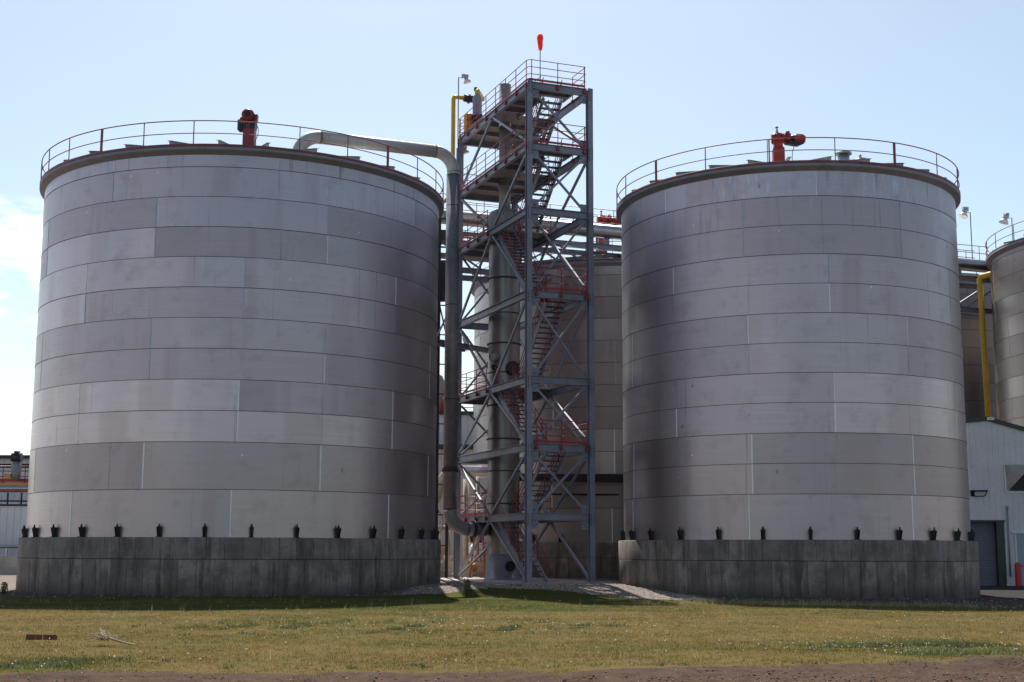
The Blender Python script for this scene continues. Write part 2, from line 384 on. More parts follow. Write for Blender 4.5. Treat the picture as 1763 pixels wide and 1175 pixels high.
def greenness(x, y):
    g = np.exp(-(((x - 7.4) / 2.6) ** 2 + ((y - 25.4) / 2.3) ** 2) ** 1.5)
    g = np.maximum(g, .42 * np.exp(-((x + 3.2) / 5.) ** 2 - ((y - 31.) / 3.4) ** 2))
    g = np.maximum(g, .9 * np.exp(-((x + 6.9) / 1.3) ** 2 - ((y - 21.) / 1.7) ** 2))
    g = np.maximum(g, .5 * np.exp(-((x + 11) / 3.) ** 2 - ((y - 30.3) / 1.1) ** 2))
    g = np.maximum(g, .9 * smooth01(2, 5.5, -np.abs(y - 44.) + 5.5) * smooth01(-.2, .5, noise2(x, y, 11, .35)) * (x < 4))
    g = g * (.4 + .6 * smooth01(-.5, .4, noise2(x, y, 14, 2.3)))
    g = np.maximum(g, smooth01(38.5, 41.5, y + .8 * noise2(x, y, 15, .6)) * (.65 + .35 * smooth01(-.6, .4, noise2(x, y, 16, 1.1))) * (1 - .6 * smooth01(2, 7, x)))  # turf coloured greener and darker across the shadow zone, deepening the shade
    g = np.maximum(g, .9 * smooth01(48, 50, y) * (x > -2.5) * (x < 6))
    g = np.maximum(g, .75 * np.exp(-((x - 2.) / 4.5) ** 2 - ((y - 43.3) / 2.8) ** 2))
    return np.clip(np.maximum(g, .5 * smooth01(-.2, 1., noise2(x, y, 12, .55))), 0, 1)
def gravelness(x, y):
    edge = np.interp(x, [-40, -24, -18, -10, -3, -1, 2, 4.5, 7, 12, 20, 30], [52, 52.5, 51.5, 50.8, 53.6, 57.5, 56.0, 51.5, 48.6, 46.5, 43.0, 41.8])
    return smooth01(-.8, .8, y - edge - .5 * noise2(x, y, 13, .9))
d_all = {'soil': 1 - smooth01(-.3, 1.0, co_[:, 1] - dirt_edge(co_[:, 0])), 'gravel': gravelness(co_[:, 0], co_[:, 1]), 'green': greenness(co_[:, 0], co_[:, 1])}
d_all['dark'] = np.maximum(smooth01(6.3, 8.3, co_[:, 0]) * (1 - smooth01(21.5, 23, co_[:, 0])), smooth01(-3.6, -5.5, co_[:, 0]) * smooth01(-22, -20.5, co_[:, 0])) * (1 - smooth01(62, 70, co_[:, 1]))  # shade painted into the gravel where the two tanks cast shadow
far = (co_[:, 1] < 8) | (np.abs(co_[:, 0]) > 60); d_all['soil'][far] = 1.0
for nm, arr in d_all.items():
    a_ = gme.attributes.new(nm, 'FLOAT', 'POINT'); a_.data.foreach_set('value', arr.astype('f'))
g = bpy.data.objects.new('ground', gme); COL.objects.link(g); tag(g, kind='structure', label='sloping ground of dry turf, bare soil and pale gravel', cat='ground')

# ------------------------------------------------------------------ tanks
def make_foundation(c, r, z0, z1, label):
    b = MB(); b.lathe([(r - .02, z0), (r, z0 + .02), (r, z1 - .03), (r - .03, z1), (.05, z1 + .01)], c, 160, True)
    return b.solo('concrete_foundation', 'concrete', (c[0], c[1], z0), label, 'foundation', 'concrete foundations')

def make_tank(c, R, courses, z0, label, nplate, phases, npost, post0, thick, nbrk, brk0, shell='stainless_cool', nraft=28, raft0=5., brackets=True, rz_label=None, scuff=False):
    t = thing('storage_tank', (c[0], c[1], z0), label, 'tank', 'stainless storage tanks')
    seg = nplate * 16; b = MB(); z = z0; face_dir = math.atan2(-c[1], -c[0])  # towards the camera
    plate_ids = {}
    seams = []
    for i, h in enumerate(courses):
        ph = R_(phases[i]); r = R + (.008 if i % 2 else 0.)
        n0 = len(b.f)
        b.lathe([(r, z), (r, z + h)], c, seg, True, face_dir + ph)
        for j in range(seg):
            pid = (i - 1 if i and phases[i] == phases[i - 1] and i % 2 == len(courses) % 2 else i, j // 16)
            if pid not in plate_ids: plate_ids[pid] = min(1, max(0, random.gauss((.5, .12, .85, .85, .45, .5, .7, .7, .4, .4, .6, .55, .5, .5)[i], .11)))
            if scuff and i == len(courses) - 1:
                ad = (phases[i] + 360 * j / seg + 180) % 360 - 180
                b.sc[n0 + j] = 1. if (-26 < ad < -5 or 22 < ad < 42) else .3
            b.pl[n0 + j] = plate_ids[pid]; b.dr[n0 + j] = (1. if i == len(courses) - 1 else .55) if i >= len(courses) - 2 else (.22 if i == len(courses) - 3 else (.06 if i > 1 else .12))
        for q in range(nplate): seams.append((face_dir + ph + 2 * math.pi * q / nplate, z, z + h, r))
        z += h; 
        if i < len(courses) - 1:
            b.mat(1); b.lathe([(R + .002, z - .012), (R + .014, z - .009), (R + .014, z + .009), (R + .002, z + .012)], c, seg, True, face_dir); b.mat(0)  # dark bead at each course joint, also drawing the lap shadow
    for a, za, zb, r in seams:
        hw = random.uniform(.012, .022) / R * (1.5 if za < 7.5 else 1.)
        P = []
        for zz in (za + .02, zb - .02):
            for aa, rr in ((a - hw, r - .01), (a + hw, r - .01), (a + hw, r + .008), (a - hw, r + .008)):
                P.append((c[0] + rr * math.cos(aa), c[1] + rr * math.sin(aa), zz))
        b.mat(2 if za < 7.5 or random.random() < .3 else 3); b.hexa(P)
    b.mat(0)
    b.part('shell', [shell, 'weld_dark', 'weld_light', 'weld_blue'], t)
    zt = z
    b = MB()   # top angle ring
    b.lathe([(R + .012, zt - .01), (R + .03, zt), (R + .19, zt + .13), (R + .24, zt + .145), (R + .24, zt + .265), (R + .1, zt + .285), (R - .1, zt + .27)], c, 128, True)
    b.part('rim', 'rim_steel', t)
    b = MB(); b.lathe([(R - .1, zt + .25), (R * .5, zt + .25 + R * .1), (.6, zt + .25 + R * .21), (.02, zt + .26 + R * .21)], c, 96, True)
    ro = b.part('roof', 'roof_steel', t)
    b = MB(); L = R - .6
    b.ibeam((R - .02, 0, zt + .25 + .19), (.9, 0, zt + .25 + R * .21 + .17), .34, .16, .02, .02)
    me = b.mesh('rafter', ['rafter_steel'], (0, 0, 0))
    for q in range(nraft):
        link('rafter', me, t, Matrix.Translation((c[0], c[1], 0)) @ Matrix.Rotation(face_dir + R_(raft0) + 2 * math.pi * q / nraft, 4, 'Z'))
    # guard rail
    zr = zt + .27; Rr = R + .2
    b = MB(); n = 144
    for hh, rr in ((1.07, .024), (.55, .02)):
        b.tube([(c[0] + Rr * math.cos(2 * math.pi * j / n), c[1] + Rr * math.sin(2 * math.pi * j / n), zr + hh) for j in range(n)], rr, 6, closed=True)
    gr = b.part('guardrail', 'rail_faded', t)
    b = MB(); b.lathe([(Rr + .02, zr - .02), (Rr + .045, zr), (Rr + .045, zr + .11), (Rr + .03, zr + .11), (Rr + .03, zr + .0)], c, 128, True); b.part('toe_plate', 'toe_faded', gr)
    b = MB(); b.tube([(Rr, 0, zr - .1), (Rr, 0, zr + 1.07)], .022, 6); pm = b.mesh('post', ['rail_faded'])
    b = MB(); b.bar((Rr, -.035, zr - .1), (Rr, -.035, zr + 1.07), .03, .03); b.bar((Rr, .035, zr - .1), (Rr, .035, zr + 1.07), .05, .05); pm2 = b.mesh('post', ['rail_faded'])
    for q in range(npost):
        link('post', pm2 if (q % thick) == 0 else pm, gr, Matrix.Translation((c[0], c[1], 0)) @ Matrix.Rotation(face_dir + R_(post0) + 2 * math.pi * q / npost, 4, 'Z'))
    if brackets:   # anchor chairs with bolts standing on the concrete
        b = MB(); r0 = R
        for s_ in (-1, 1):
            b.hexa([(r0 - .01, s_ * .055 - .012, z0 + .01), (r0 + .12, s_ * .055 - .012, z0 + .01), (r0 + .12, s_ * .055 + .012, z0 + .01), (r0 - .01, s_ * .055 + .012, z0 + .01),
                    (r0 - .01, s_ * .066 - .012, z0 + .36), (r0 + .2, s_ * .066 - .012, z0 + .36), (r0 + .2, s_ * .066 + .012, z0 + .36), (r0 - .01, s_ * .066 + .012, z0 + .36)])
        b.box((r0 + .1, 0, z0 + .375), (.2, .17, .03)); b.box((r0 + .12, 0, z0 + .012), (.2, .18, .025))
        b.cyl((r0 + .12, 0, z0), (r0 + .12, 0, z0 + .52), .028, 8); b.cyl((r0 + .12, 0, z0 + .39), (r0 + .12, 0, z0 + .44), .055, 6)
        me = b.mesh('anchor_bracket', ['black_iron'])
        for q in range(nbrk):
            link('anchor_bracket', me, t, Matrix.Translation((c[0], c[1], 0)) @ Matrix.Rotation(face_dir + R_(brk0) + 2 * math.pi * q / nbrk, 4, 'Z'))
    return t, zt

LC = (-12.31, 61.78); RC = (12.66, 62.02)
make_foundation(LC, 9.15, -.3, 2.2, 'round concrete foundation under the tall tank on the left of the stair tower')
make_foundation(RC, 7.84, -.4, 2.2, 'round concrete foundation under the tall tank on the right, beside the roll-up door')
phL = [-1.5, 21, -.5, -.5, 21.5, 21.5, 0, 0, 21.5, 21.5, 8, 8]
tL, zL = make_tank(LC, 8.88, [1.83, 1.83] + [1.22] * 9 + [.5], 2.2, 'wide stainless storage tank on the left, large pipe curving down from its roof', 8, phL, 27, -.6, 3, 32, 3.7, raft0=5)
phR = [-13, -11.7, -11.7, 13.5, 13.5, -12, -12, 13, 13, -13, -13, 10]
tR, zR = make_tank(RC, 7.57, [1.8] + [1.215] * 10 + [1.06], 2.2, 'stainless storage tank on the right with pale blue scuffs near its rim', 7, phR, 18, -4.3, 2, 26, 5.0, raft0=2, scuff=True)
BC = (6.3, 82.7)
make_foundation(BC, 8.9, -.1, 2.2, 'concrete foundation in shade behind the stair tower')
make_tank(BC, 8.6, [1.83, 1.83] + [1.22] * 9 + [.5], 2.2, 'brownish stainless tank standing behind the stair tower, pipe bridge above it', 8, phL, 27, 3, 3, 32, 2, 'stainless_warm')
FC = (39.0, 81.1)
make_foundation(FC, 9.8, -.3, 2.2, 'concrete foundation hidden behind the white metal building')
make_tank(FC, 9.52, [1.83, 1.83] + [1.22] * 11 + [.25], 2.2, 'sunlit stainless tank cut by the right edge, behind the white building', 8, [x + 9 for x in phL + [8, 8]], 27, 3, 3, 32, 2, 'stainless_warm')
DC = (30.0, 101.0)
make_foundation(DC, 8.9, -.3, 2.2, 'concrete foundation of the dark tank far behind the yellow pipe')
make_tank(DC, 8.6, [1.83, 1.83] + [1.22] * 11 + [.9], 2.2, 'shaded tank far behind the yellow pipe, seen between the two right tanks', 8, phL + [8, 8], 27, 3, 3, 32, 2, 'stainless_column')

# ------------------------------------------------------------------ agitator drives on the roofs
def agitator(c, z0, ztop, yaw, label, style, red='motor_red'):
    t = thing('agitator_drive', (c[0], c[1], z0), label, 'agitator', 'red agitator drives')
    M = Matrix.Translation((c[0], c[1], 0)) @ Matrix.Rotation(yaw, 4, 'Z')
    def P(x, y, z): return M @ V((x, y, z))
    H = ztop; S = .74; z0 = H + (z0 - H) / S
    def sc(b):
        b.v = [(c[0] + (x - c[0]) * S, c[1] + (y - c[1]) * S, H + (z - H) * S) for x, y, z in b.v]; return b
    b = MB()   # pedestal: square with chamfered neck
    def sq(h, z): return [P(-h, -h, z), P(h, -h, z), P(h, h, z), P(-h, h, z)]
    b.hexa(sq(.55, z0) + sq(.55, z0 + .08)); 
    b.hexa(sq(.37, z0 + .08) + sq(.36, H - 1.12)); b.hexa(sq(.36, H - 1.12) + sq(.27, H - .98)); b.hexa(sq(.27, H - .98) + sq(.27, H - .72))
    sc(b).part('pedestal', red, t)
    b = MB()
    if style == 'side':
        b.tube([P(-.42, 0, H - .42), P(-.36, 0, H - .42), P(-.1, 0, H - .40), P(.3, 0, H - .38), P(.62, 0, H - .38)], [.26, .36, .36, .32, .26], 10)
        b.tube([P(0, 0, H - .75), P(0, 0, H - .1)], .30, 10)
        b.tube([P(.55, 0, H - .36), P(.8, 0, H - .36)], .30, 12)
        b.hexa([P(.42, -.2, H - .2), P(.74, -.2, H - .2), P(.74, .2, H - .2), P(.42, .2, H - .2), P(.5, -.16, H + .02), P(.72, -.16, H + .05), P(.72, .16, H + .05), P(.5, .16, H + .02)])
        b.mat(1)
        for dx, dz in ((-.22, .14), (-.1, -.12), (.22, .1), (.45, -.1)): b.cyl(P(dx, -.31, H - .4 + dz), P(dx, -.385, H - .4 + dz), .07, 8)
        sc(b).part('gearbox', [red, 'motor_dark'], t)
        b = MB(); b.tube([P(1.0, 0, H - .42), P(1.08, 0, H - .42), P(1.6, 0, H - .46), P(1.72, 0, H - .47)], [.2, .29, .28, .2], 12)
        for q in range(14):
            a = 2 * math.pi * q / 14; b.bar(P(1.1, math.cos(a) * .29, H - .42 + math.sin(a) * .29), P(1.58, math.cos(a) * .28, H - .46 + math.sin(a) * .28), .02, .05)
        mo = sc(b).part('motor', red, t)
        b = MB(); b.tube([P(.78, 0, H - .38), P(1.05, 0, H - .42)], .2, 10)
        b.hexa([P(.45, -.2, H - .78), P(1.2, -.22, H - .9), P(1.2, .22, H - .9), P(.45, .2, H - .78), P(.35, -.24, H - .66), P(1.65, -.24, H - .7), P(1.65, .24, H - .7), P(.35, .24, H - .66)]); sc(b).part('coupling', 'motor_dark', t)
        b = MB(); b.tube([P(1.0, 0, H - .8), P(.98, -.02, H - 1.0), P(.88, -.02, H - 1.3), P(.86, 0, H - 1.7), P(.86, 0, z0 + .05)], .022, 6); sc(b).part('cable', 'black_iron', t)
        b = MB(); b.cyl(P(-.05, 0, H - .06), P(-.05, 0, H + .12), .09, 10); b.mat(1); b.cyl(P(-.05, 0, H + .12), P(-.05, 0, H + .3), .07, 10); b.mat(2); b.cyl(P(-.05, 0, H + .3), P(-.05, 0, H + .36), .10, 10); sc(b).part('breather', ['galvanised', 'lamp_glass', 'black_iron'], t)
    else:  # seen end-on
        b.tube([P(0, .3, H - .4), P(0, -.2, H - .4), P(0, -.85, H - .38), P(0, -.95, H - .38)], [.28, .36, .38, .28], 14)
        for q in range(16):
            a = 2 * math.pi * q / 16; b.bar(P(math.cos(a) * .38, -.2, H - .39 + math.sin(a) * .38), P(math.cos(a) * .39, -.85, H - .38 + math.sin(a) * .39), .02, .04)
        b.mat(1); b.cyl(P(0, -.95, H - .38), P(0, -.99, H - .38), .2, 12); b.mat(0)
        b.hexa([P(.3, -.6, H - .72), P(.55, -.6, H - .72), P(.55, -.2, H - .72), P(.3, -.2, H - .72), P(.3, -.6, H - .3), P(.58, -.6, H - .3), P(.58, -.2, H - .3), P(.3, -.2, H - .3)])
        sc(b).part('motor', [red, 'motor_dark'], t)
        b = MB(); b.hexa([P(-.35, -.35, H - 1.28), P(.35, -.35, H - 1.28), P(.35, .35, H - 1.28), P(-.35, .35, H - 1.28), P(-.45, -.4, H - .74), P(.42, -.4, H - .74), P(.42, .4, H - .74), P(-.45, .4, H - .74)])
        b.tube([P(-.66, .0, H - 1.0), P(-.62, .0, H - 1.02), P(-.2, 0, H - 1.0)], [.2, .27, .27], 12); b.tube([P(-.55, 0, H - 1.12), P(-.55, 0, H - .5)], .24, 10)
        sc(b).part('gearbox', ['motor_dark'], t)
        b = MB(); b.box(P(-.42, -.05, H - .58), (.34, .4, .4), yaw); sc(b).part('terminal_box', red, t)
        b = MB(); b.tube([P(.46, -.4, H - .7), P(.5, -.4, H - .85), P(.62, -.4, H - 1.2), P(.6, -.35, H - 1.55), P(.42, -.3, H - 2.0), P(.38, -.3, z0 + .05)], .024, 6); sc(b).part('cable', 'black_iron', t)
    return t
agitator(LC, zL + .25 + 8.88 * .21 - .1, 22.0, .0, 'dark red agitator drive on the left tank roof, motor facing the camera', 'end', 'maroon')
agitator((12.45, 62.02), zR + .25 + 7.57 * .21 - .1, 21.2, R_(-4), 'bright red agitator drive on the right tank roof, motor sticking out sideways', 'side')
agitator((BC[0] - .75, BC[1]), 17.6 + .25 + 8.6 * .21 - .1, 22.35, R_(6), 'bright red agitator drive above the pipe bridge beside the right tank rim', 'side')
# roof nozzle on the right tank
b = MB(); rc = (14.3, 57.2)
zz = zR + .25 + .21 * (7.57 - math.hypot(rc[0] - RC[0], rc[1] - RC[1]))
b.cyl((rc[0], rc[1], zz), (rc[0], rc[1], zz + .72), .25, 20); b.cyl((rc[0], rc[1], zz + .72), (rc[0], rc[1], zz + .8), .35, 20)
b.cyl((rc[0] + .75, rc[1] + .1, zz), (rc[0] + .75, rc[1] + .1, zz + .55), .28, 20); b.tube([(rc[0] + .72, rc[1], zz + .55), (rc[0] + .72, rc[1], zz + .72)], .06, 8)
b.solo('roof_vent', 'galvanised', (rc[0], rc[1], zz), 'squat grey vent on the right tank roof, right of its red drive', 'vent')

# ------------------------------------------------------------------ stair tower
A0 = V((.76, 62, 0)); e1 = V((math.cos(R_(21.4)), math.sin(R_(21.4)), 0)); e2 = V((-math.sin(R_(21.4)), math.cos(R_(21.4)), 0)); ez = V((0, 0, 1))
W, D = 3.12, 9.75; ZL = [0, 3.44, 6.55, 9.66, 13.64, 17.57, 20.67, 23.65]; PZ = .33
def L(u, v, z): return A0 + e1 * u + e2 * v + ez * z
TZ = math.atan2(e1.y, e1.x)
b = MB(); b.hexa([L(-1.6, -1.0, -.3), L(4.6, -1.0, -.3), L(4.6, 14, -.3), L(-1.6, 14, -.3), L(-1.6, -1.0, PZ), L(4.6, -1.0, PZ), L(4.6, 14, PZ), L(-1.6, 14, PZ)])
b.solo('concrete_pad', 'slab', tuple(L(1.5, 6, -.3)), 'flat concrete pad under the stair tower', 'pad', kind='structure')
tw = thing('stair_tower', tuple(L(0, 0, PZ)), 'tall grey steel stair tower with red railings between the two big tanks', 'stair tower')
bolt_pts = []
for u, v in ((0, 0), (W, 0), (0, D), (W, D)):
    b = MB(); top = ZL[7] + .02
    b.ibeam(L(u, v, PZ + .04), L(u, v, top), .30, .25, .026, .018, up=e2)
    b.bar(L(u, v, PZ), L(u, v, PZ + .04), .5, .5, up=e2)
    colo = b.part('column', 'grey_paint', tw)
    if v == 0:
        for zl in ZL[1:]:
            bb = MB(); zc = zl - .17
            bb.bar(L(u, -.157, zc - .42), L(u, -.157, zc + (.2 if zl < 23 else .16)), .24, .014, up=e2); bb.mat(1)
            for du in (-.075, .075):
                for q in range(6):
                    z_ = zc - .36 + q * .095
                    if z_ < zc + .16: bb.cyl(L(u + du, -.162, z_), L(u + du, -.186, z_), .022, 6)
            bb.part('splice_plate', ['grey_paint', 'black_iron'], colo)
for i in range(1, 8):
    z = ZL[i] - .17
    for p, q in ((L(.15, 0, z), L(W - .15, 0, z)), (L(0, .17, z), L(0, D - .17, z)), (L(W, .17, z), L(W, D - .17, z)), (L(.15, D, z), L(W - .15, D, z))):
        b = MB(); b.ibeam(p, q, .34, .2, .02, .014); b.part('beam', 'grey_paint', tw)
    for u, s_ in ((.15, 1), (W - .15, -1)):   # gussets above and below the front beam
        for zz, h in ((ZL[i] + .19, .38), (ZL[i] - .34 - .2, .4)):
            if i == 7 and zz > ZL[7]: continue
            b = MB(); b.bar(L(u + s_ * .17, -.0, zz - h / 2), L(u + s_ * .17, 0, zz + h / 2), .34, .02, up=e2); b.mat(1)
            for q in range(3): b.cyl(L(u + s_ * (.12 + .07 * q), -.01, zz - .08 + .06 * q), L(u + s_ * (.12 + .07 * q), -.03, zz - .08 + .06 * q), .02, 6)
            b.part('gusset', ['grey_paint', 'black_iron'], tw)
def brace(p, q, r=.085):
    b = MB(); b.bar(p, q, r * 1.15, r, up=(e2 if abs((q - p).dot(e2)) < abs((q - p).dot(e1)) else e1)); b.part('brace', 'grey_paint', tw)
for i in range(1, 7):  # X bracing in the front and back faces
    za, zb = ZL[i] + .12, ZL[i + 1] - .45
    brace(L(.3, -.03, za), L(W - .3, -.03, zb)); brace(L(.3, .09, zb), L(W - .3, .09, za))
    if i < 5: brace(L(.2, D - .05, za), L(W - .2, D - .05, zb)); brace(L(.2, D + .07, zb), L(W - .2, D + .07, za))
brace(L(.2, D, PZ + .2), L(W - .2, D, 3.0)); 
mid = D / 2
for u in (0, W):   # V and inverted-V bracing in the long faces
    for i in range(0, 7):
        lo = (PZ if i == 0 else ZL[i]); hi = ZL[i + 1] - .34
        if i % 2 == 0:
            brace(L(u, .25, lo + .15), L(u, mid - .12, hi), .1); brace(L(u, D - .25, lo + .15), L(u, mid + .12, hi), .1)
        else:
            brace(L(u, .25, hi - .1), L(u, mid - .12, lo), .1); brace(L(u, D - .25, hi - .1), L(u, mid + .12, lo), .1)
def deck(pieces, z, name='platform', joists=True):
    b = MB()
    for u0, u1, v0, v1 in pieces:
        b.hexa([L(u0, v0, z + .002), L(u1, v0, z + .002), L(u1, v1, z + .002), L(u0, v1, z + .002), L(u0, v0, z + .04), L(u1, v0, z + .04), L(u1, v1, z + .04), L(u0, v1, z + .04)])
    pl = b.part(name, 'deck_plate', tw)
    if joists:
        b = MB()
        for u0, u1, v0, v1 in pieces:
            if v1 - v0 > 1.5:
                n = int((v1 - v0) / 1.6)
                for q in range(1, n + 1): b.ibeam(L(u0 + .08, v0 + (v1 - v0) * q / (n + 1), z - .12), L(u1 - .08, v0 + (v1 - v0) * q / (n + 1), z - .12), .2, .12, .014, .01)
            b.ibeam(L(u1 - .05, v0 + .1, z - .11), L(u1 - .05, v1 - .1, z - .11), .2, .12, .014, .01)
        b.part('joists', 'grey_paint', pl)
    return pl
def rail(path, z, toe=True, nrail=3, name='guardrail'):
    """path: list of (u,v); posts every ~1.2 m, brackets at post feet"""
    pts = [L(u, v, z) for u, v in path]; b = MB()
    hs = (1.07, .72, .37) if nrail == 3 else (1.07, .55)
    for h in hs: b.tube([p + ez * h for p in pts], .021, 6)
    g_ = b.part(name, 'rail_red', tw)
    if toe:
        b = MB()
        for p, q in zip(pts[:-1], pts[1:]): b.bar(p + ez * .1, q + ez * .1, .012, .11)
        b.part('toe_plate', 'toe_red', g_)
    for p, q in zip(pts[:-1], pts[1:]):
        n = max(1, round((q - p).length / 1.45))
        if (q - p).length < .35: continue
        for i in range(n + 1):
            f = p.lerp(q, min(max(i / n, .08 / (q - p).length), 1 - .04 / (q - p).length)); b = MB()
            b.tube([f - ez * .2, f + ez * 1.07], .021, 6); dirv = (q - p).normalized(); nrm = dirv.cross(ez)
            b.bar(f + nrm * .0 - ez * .26, f - ez * .1, .13, .12, up=nrm)
            b.part('post', 'rail_red', g_)
o = -.08
for i in (1, 3, 5):
    deck([(.08, W - .08, 4.75, D - .1)], ZL[i])
    rail([(o, mid + .35), (o, D + .05)], ZL[i]); rail([(o, D + .08), (W, D + .08)], ZL[i]); rail([(W + .08, D), (W + .08, mid)], ZL[i])
    rail([(1.1, mid - .02), (1.45, mid - .02)], ZL[i], toe=False)
for i in (2, 4):
    deck([(.1, W - .1, .1, 1.3)], ZL[i])
    rail([(.28, -.13), (W - .22, -.13)], ZL[i]); rail([(W + .08, .05), (W + .08, 1.6)], ZL[i], toe=False); rail([(1.1, 1.3), (1.45, 1.3)], ZL[i], toe=False)
for i in (6, 7):
    deck([(.08, 2.5, .08, 1.75), (.08, 1.4, 1.75, 5.0), (.08, W - .08, 5.0, D - .1)], ZL[i])
    rail([(o, D + .05), (o, .1), (.02, -.08), (W - .25, -.08)], ZL[i]); rail([(W - .22, -.05), (W - .22, 1.5)], ZL[i], toe=False)
    rail([(o, D + .08), (W, D + .08), (W + .05, 5.05)], ZL[i]); rail([(1.4, 1.9), (1.4, 4.9)], ZL[i], toe=False)
def flight(u0, u1, v0, z0, v1, z1):
    b = MB(); n = int(round((z1 - z0) / .222))
    for u in (u0, u1): b.bar(L(u, v0, z0 - .02), L(u, v1, z1 - .08), .05, .27, up=ez)
    f_ = b.part('stair_flight', 'grey_paint', tw)
    for q in range(1, n):
        t_ = q / n; b = MB(); b.bar(L(u0 + .03, v0 + (v1 - v0) * t_, z0 + (z1 - z0) * t_), L(u1 - .03, v0 + (v1 - v0) * t_, z0 + (z1 - z0) * t_), .24, .045, up=ez)
        b.part('tread', 'tread_dark', f_)
    b = MB()
    for u in (u0 - .02, u1 + .02):
        P0, P1 = L(u, v0, z0), L(u, v1, z1)
        for h in (.95, .65, .35): b.tube([P0 + ez * (h), P1 + ez * (h)], .02, 6)
        sgn = 1 if v1 > v0 else -1
        b.tube([P0 + ez * .95, P0 + ez * .9 - e2 * sgn * .22, P0 + ez * .45 - e2 * sgn * .25, P0 + ez * .35], .02, 6)
        for q in range(5):
            t_ = .03 + q * .235; F = P0.lerp(P1, t_); b.tube([F, F + ez * .95], .02, 6)
    b.part('handrail', 'rail_red', f_)
zb_ = [PZ] + ZL[1:]
for i in range(7):
    if i in (0, 2, 4): flight(.2, 1.05, .75 if i else .35, zb_[i] + .04, 4.75, zb_[i + 1] + .04)
    else: flight(1.5, 2.45, 5.0, zb_[i] + .04, 1.3 if i < 5 else 1.75, zb_[i + 1] + .04)
# tie beam and outrigger that carry the large pipe
b = MB(); b.ibeam(L(-1.9, 7.2, 12.1), L(W, 10.0, 12.1), .26, .2); b.bar(L(-2.3, 6.9, 11.95), L(-.1, 8.6, 11.95), .12, .12); b.bar(L(-2.3, 6.9, 12.0), L(-.2, 9.3, 15.2), .07, .07); b.part('outrigger', 'grey_paint', tw)

# ------------------------------------------------------------------ column (vessel) inside the tower
VX, VY = -.40, 68.5
vs_ = thing('distillation_column', (VX, VY, PZ), 'slim banded steel column rising inside the stair tower', 'process column')
b = MB(); b.lathe([(.80, 1.55), (.80, 17.3)], (VX, VY), 48, True)
for j in range(48): b.pl[j] = .4; b.dr[j] = .3
b.part('shell', 'stainless_column', vs_)
b = MB(); b.lathe([(.95, PZ), (.95, PZ + .08), (.88, PZ + .1), (.86, 1.5), (.80, 1.58)], (VX, VY), 40); b.part('skirt', 'grey_paint', vs_)
for z in (4.04, 5.65, 7.25, 8.92, 10.57, 12.05, 13.6, 15.4):
    b = MB(); big = z in (4.04, 7.25, 8.92, 12.05, 15.4)
    r = .87 if big else .815
    b.lathe([(.79, z - .03), (r, z - .03), (r, z + .03), (.79, z + .03)], (VX, VY), 48); b.part('stiffener_ring', 'weld_dark', vs_)
b = MB(); b.lathe([(.8, 17.3), (.86, 17.32), (.86, 18.7), (.75, 18.9), (.33, 19.1), (.3, 19.4)], (VX, VY), 40); b.part('head', 'grey_pale', vs_)
b = MB(); b.lathe([(.30, 19.3), (.31, 25.75), (.27, 25.75), (.27, 24.5)], (VX, VY), 32)
b.lathe([(.3, 20.2), (.4, 20.2), (.4, 20.3), (.3, 20.3)], (VX, VY), 32); b.lathe([(.3, 22.3), (.37, 22.3), (.37, 22.38), (.3, 22.38)], (VX, VY), 32); b.part('vapour_neck', 'grey_pale', vs_)
def manway(az, z, r, name, mat):
    d = V((math.sin(az), -math.cos(az), 0)); p = V((VX, VY, z)) + d * .74; b = MB()
    b.cyl(p, p + d * .16, r * .8, 24); b.cyl(p + d * .16, p + d * .22, r, 24); b.cyl(p + d * .225, p + d * .28, r, 24); b.mat(1)
    s_ = d.cross(ez)
    for q in range(12):
        a = 2 * math.pi * q / 12; c_ = p + (s_ * math.cos(a) + ez * math.sin(a)) * r * .84; b.cyl(c_ + d * .28, c_ + d * .32, .025, 6)
    b.part(name, [mat, 'black_iron'], vs_)
manway(R_(-32), 11.32, .25, 'manway', 'galvanised'); manway(R_(28), 10.75, .36, 'manway', 'weld_dark'); manway(R_(-30), 10.78, .13, 'nozzle', 'weld_dark')
manway(R_(22), 1.0, .24, 'skirt_opening', 'black_iron')

# ------------------------------------------------------------------ large pipe from the left tank to the column
PX, PY, r = -3.02, 67.5, .32
lp = thing('vapour_pipe', (-10.5, 64.2, 19.3), 'wide silver pipe arching from the left tank roof down beside the stair tower', 'pipe')
ztop = 21.75; br = .98; hd = (V((PX, PY, ztop)) - V((-10.45, 64.4, ztop))); hd.z = 0; hd.normalize()
S0 = V((-10.45, 64.4, 0))
up1 = [S0 + ez * 18.4, S0 + ez * (ztop - 1.1)] + arc(S0 + ez * (ztop - 1.1) + hd * 1.1, 1.1, math.pi, math.pi / 2, 10, hd, ez)[1:]
b = MB(); b.tube(up1, r, 28); b.part('elbow', 'pipe_pale', lp)
E0 = V((PX, PY, 0))
b = MB(); b.tube([S0 + ez * ztop + hd * 1.1, E0 + ez * ztop - hd * br], r, 28); b.part('pipe_run', 'pipe_pale', lp)
b = MB(); b.tube(arc(E0 + ez * (ztop - br) - hd * br, br, math.pi / 2, 0, 10, hd, ez), r, 28); b.part('elbow', 'pipe_pale', lp)
zbot = 2.78; hv = (V((VX, VY, 0)) - E0); hv.z = 0; hv.normalize()
b = MB(); b.tube([E0 + ez * (ztop - br), E0 + ez * 20.6], r, 28); b.part('riser', 'pipe_pale', lp); b = MB(); b.tube([E0 + ez * 20.6, E0 + ez * (zbot + .95)], r + .02, 28); b.part('riser', 'pipe_grey', lp, 'lower length of the riser, its shade put into the colour')
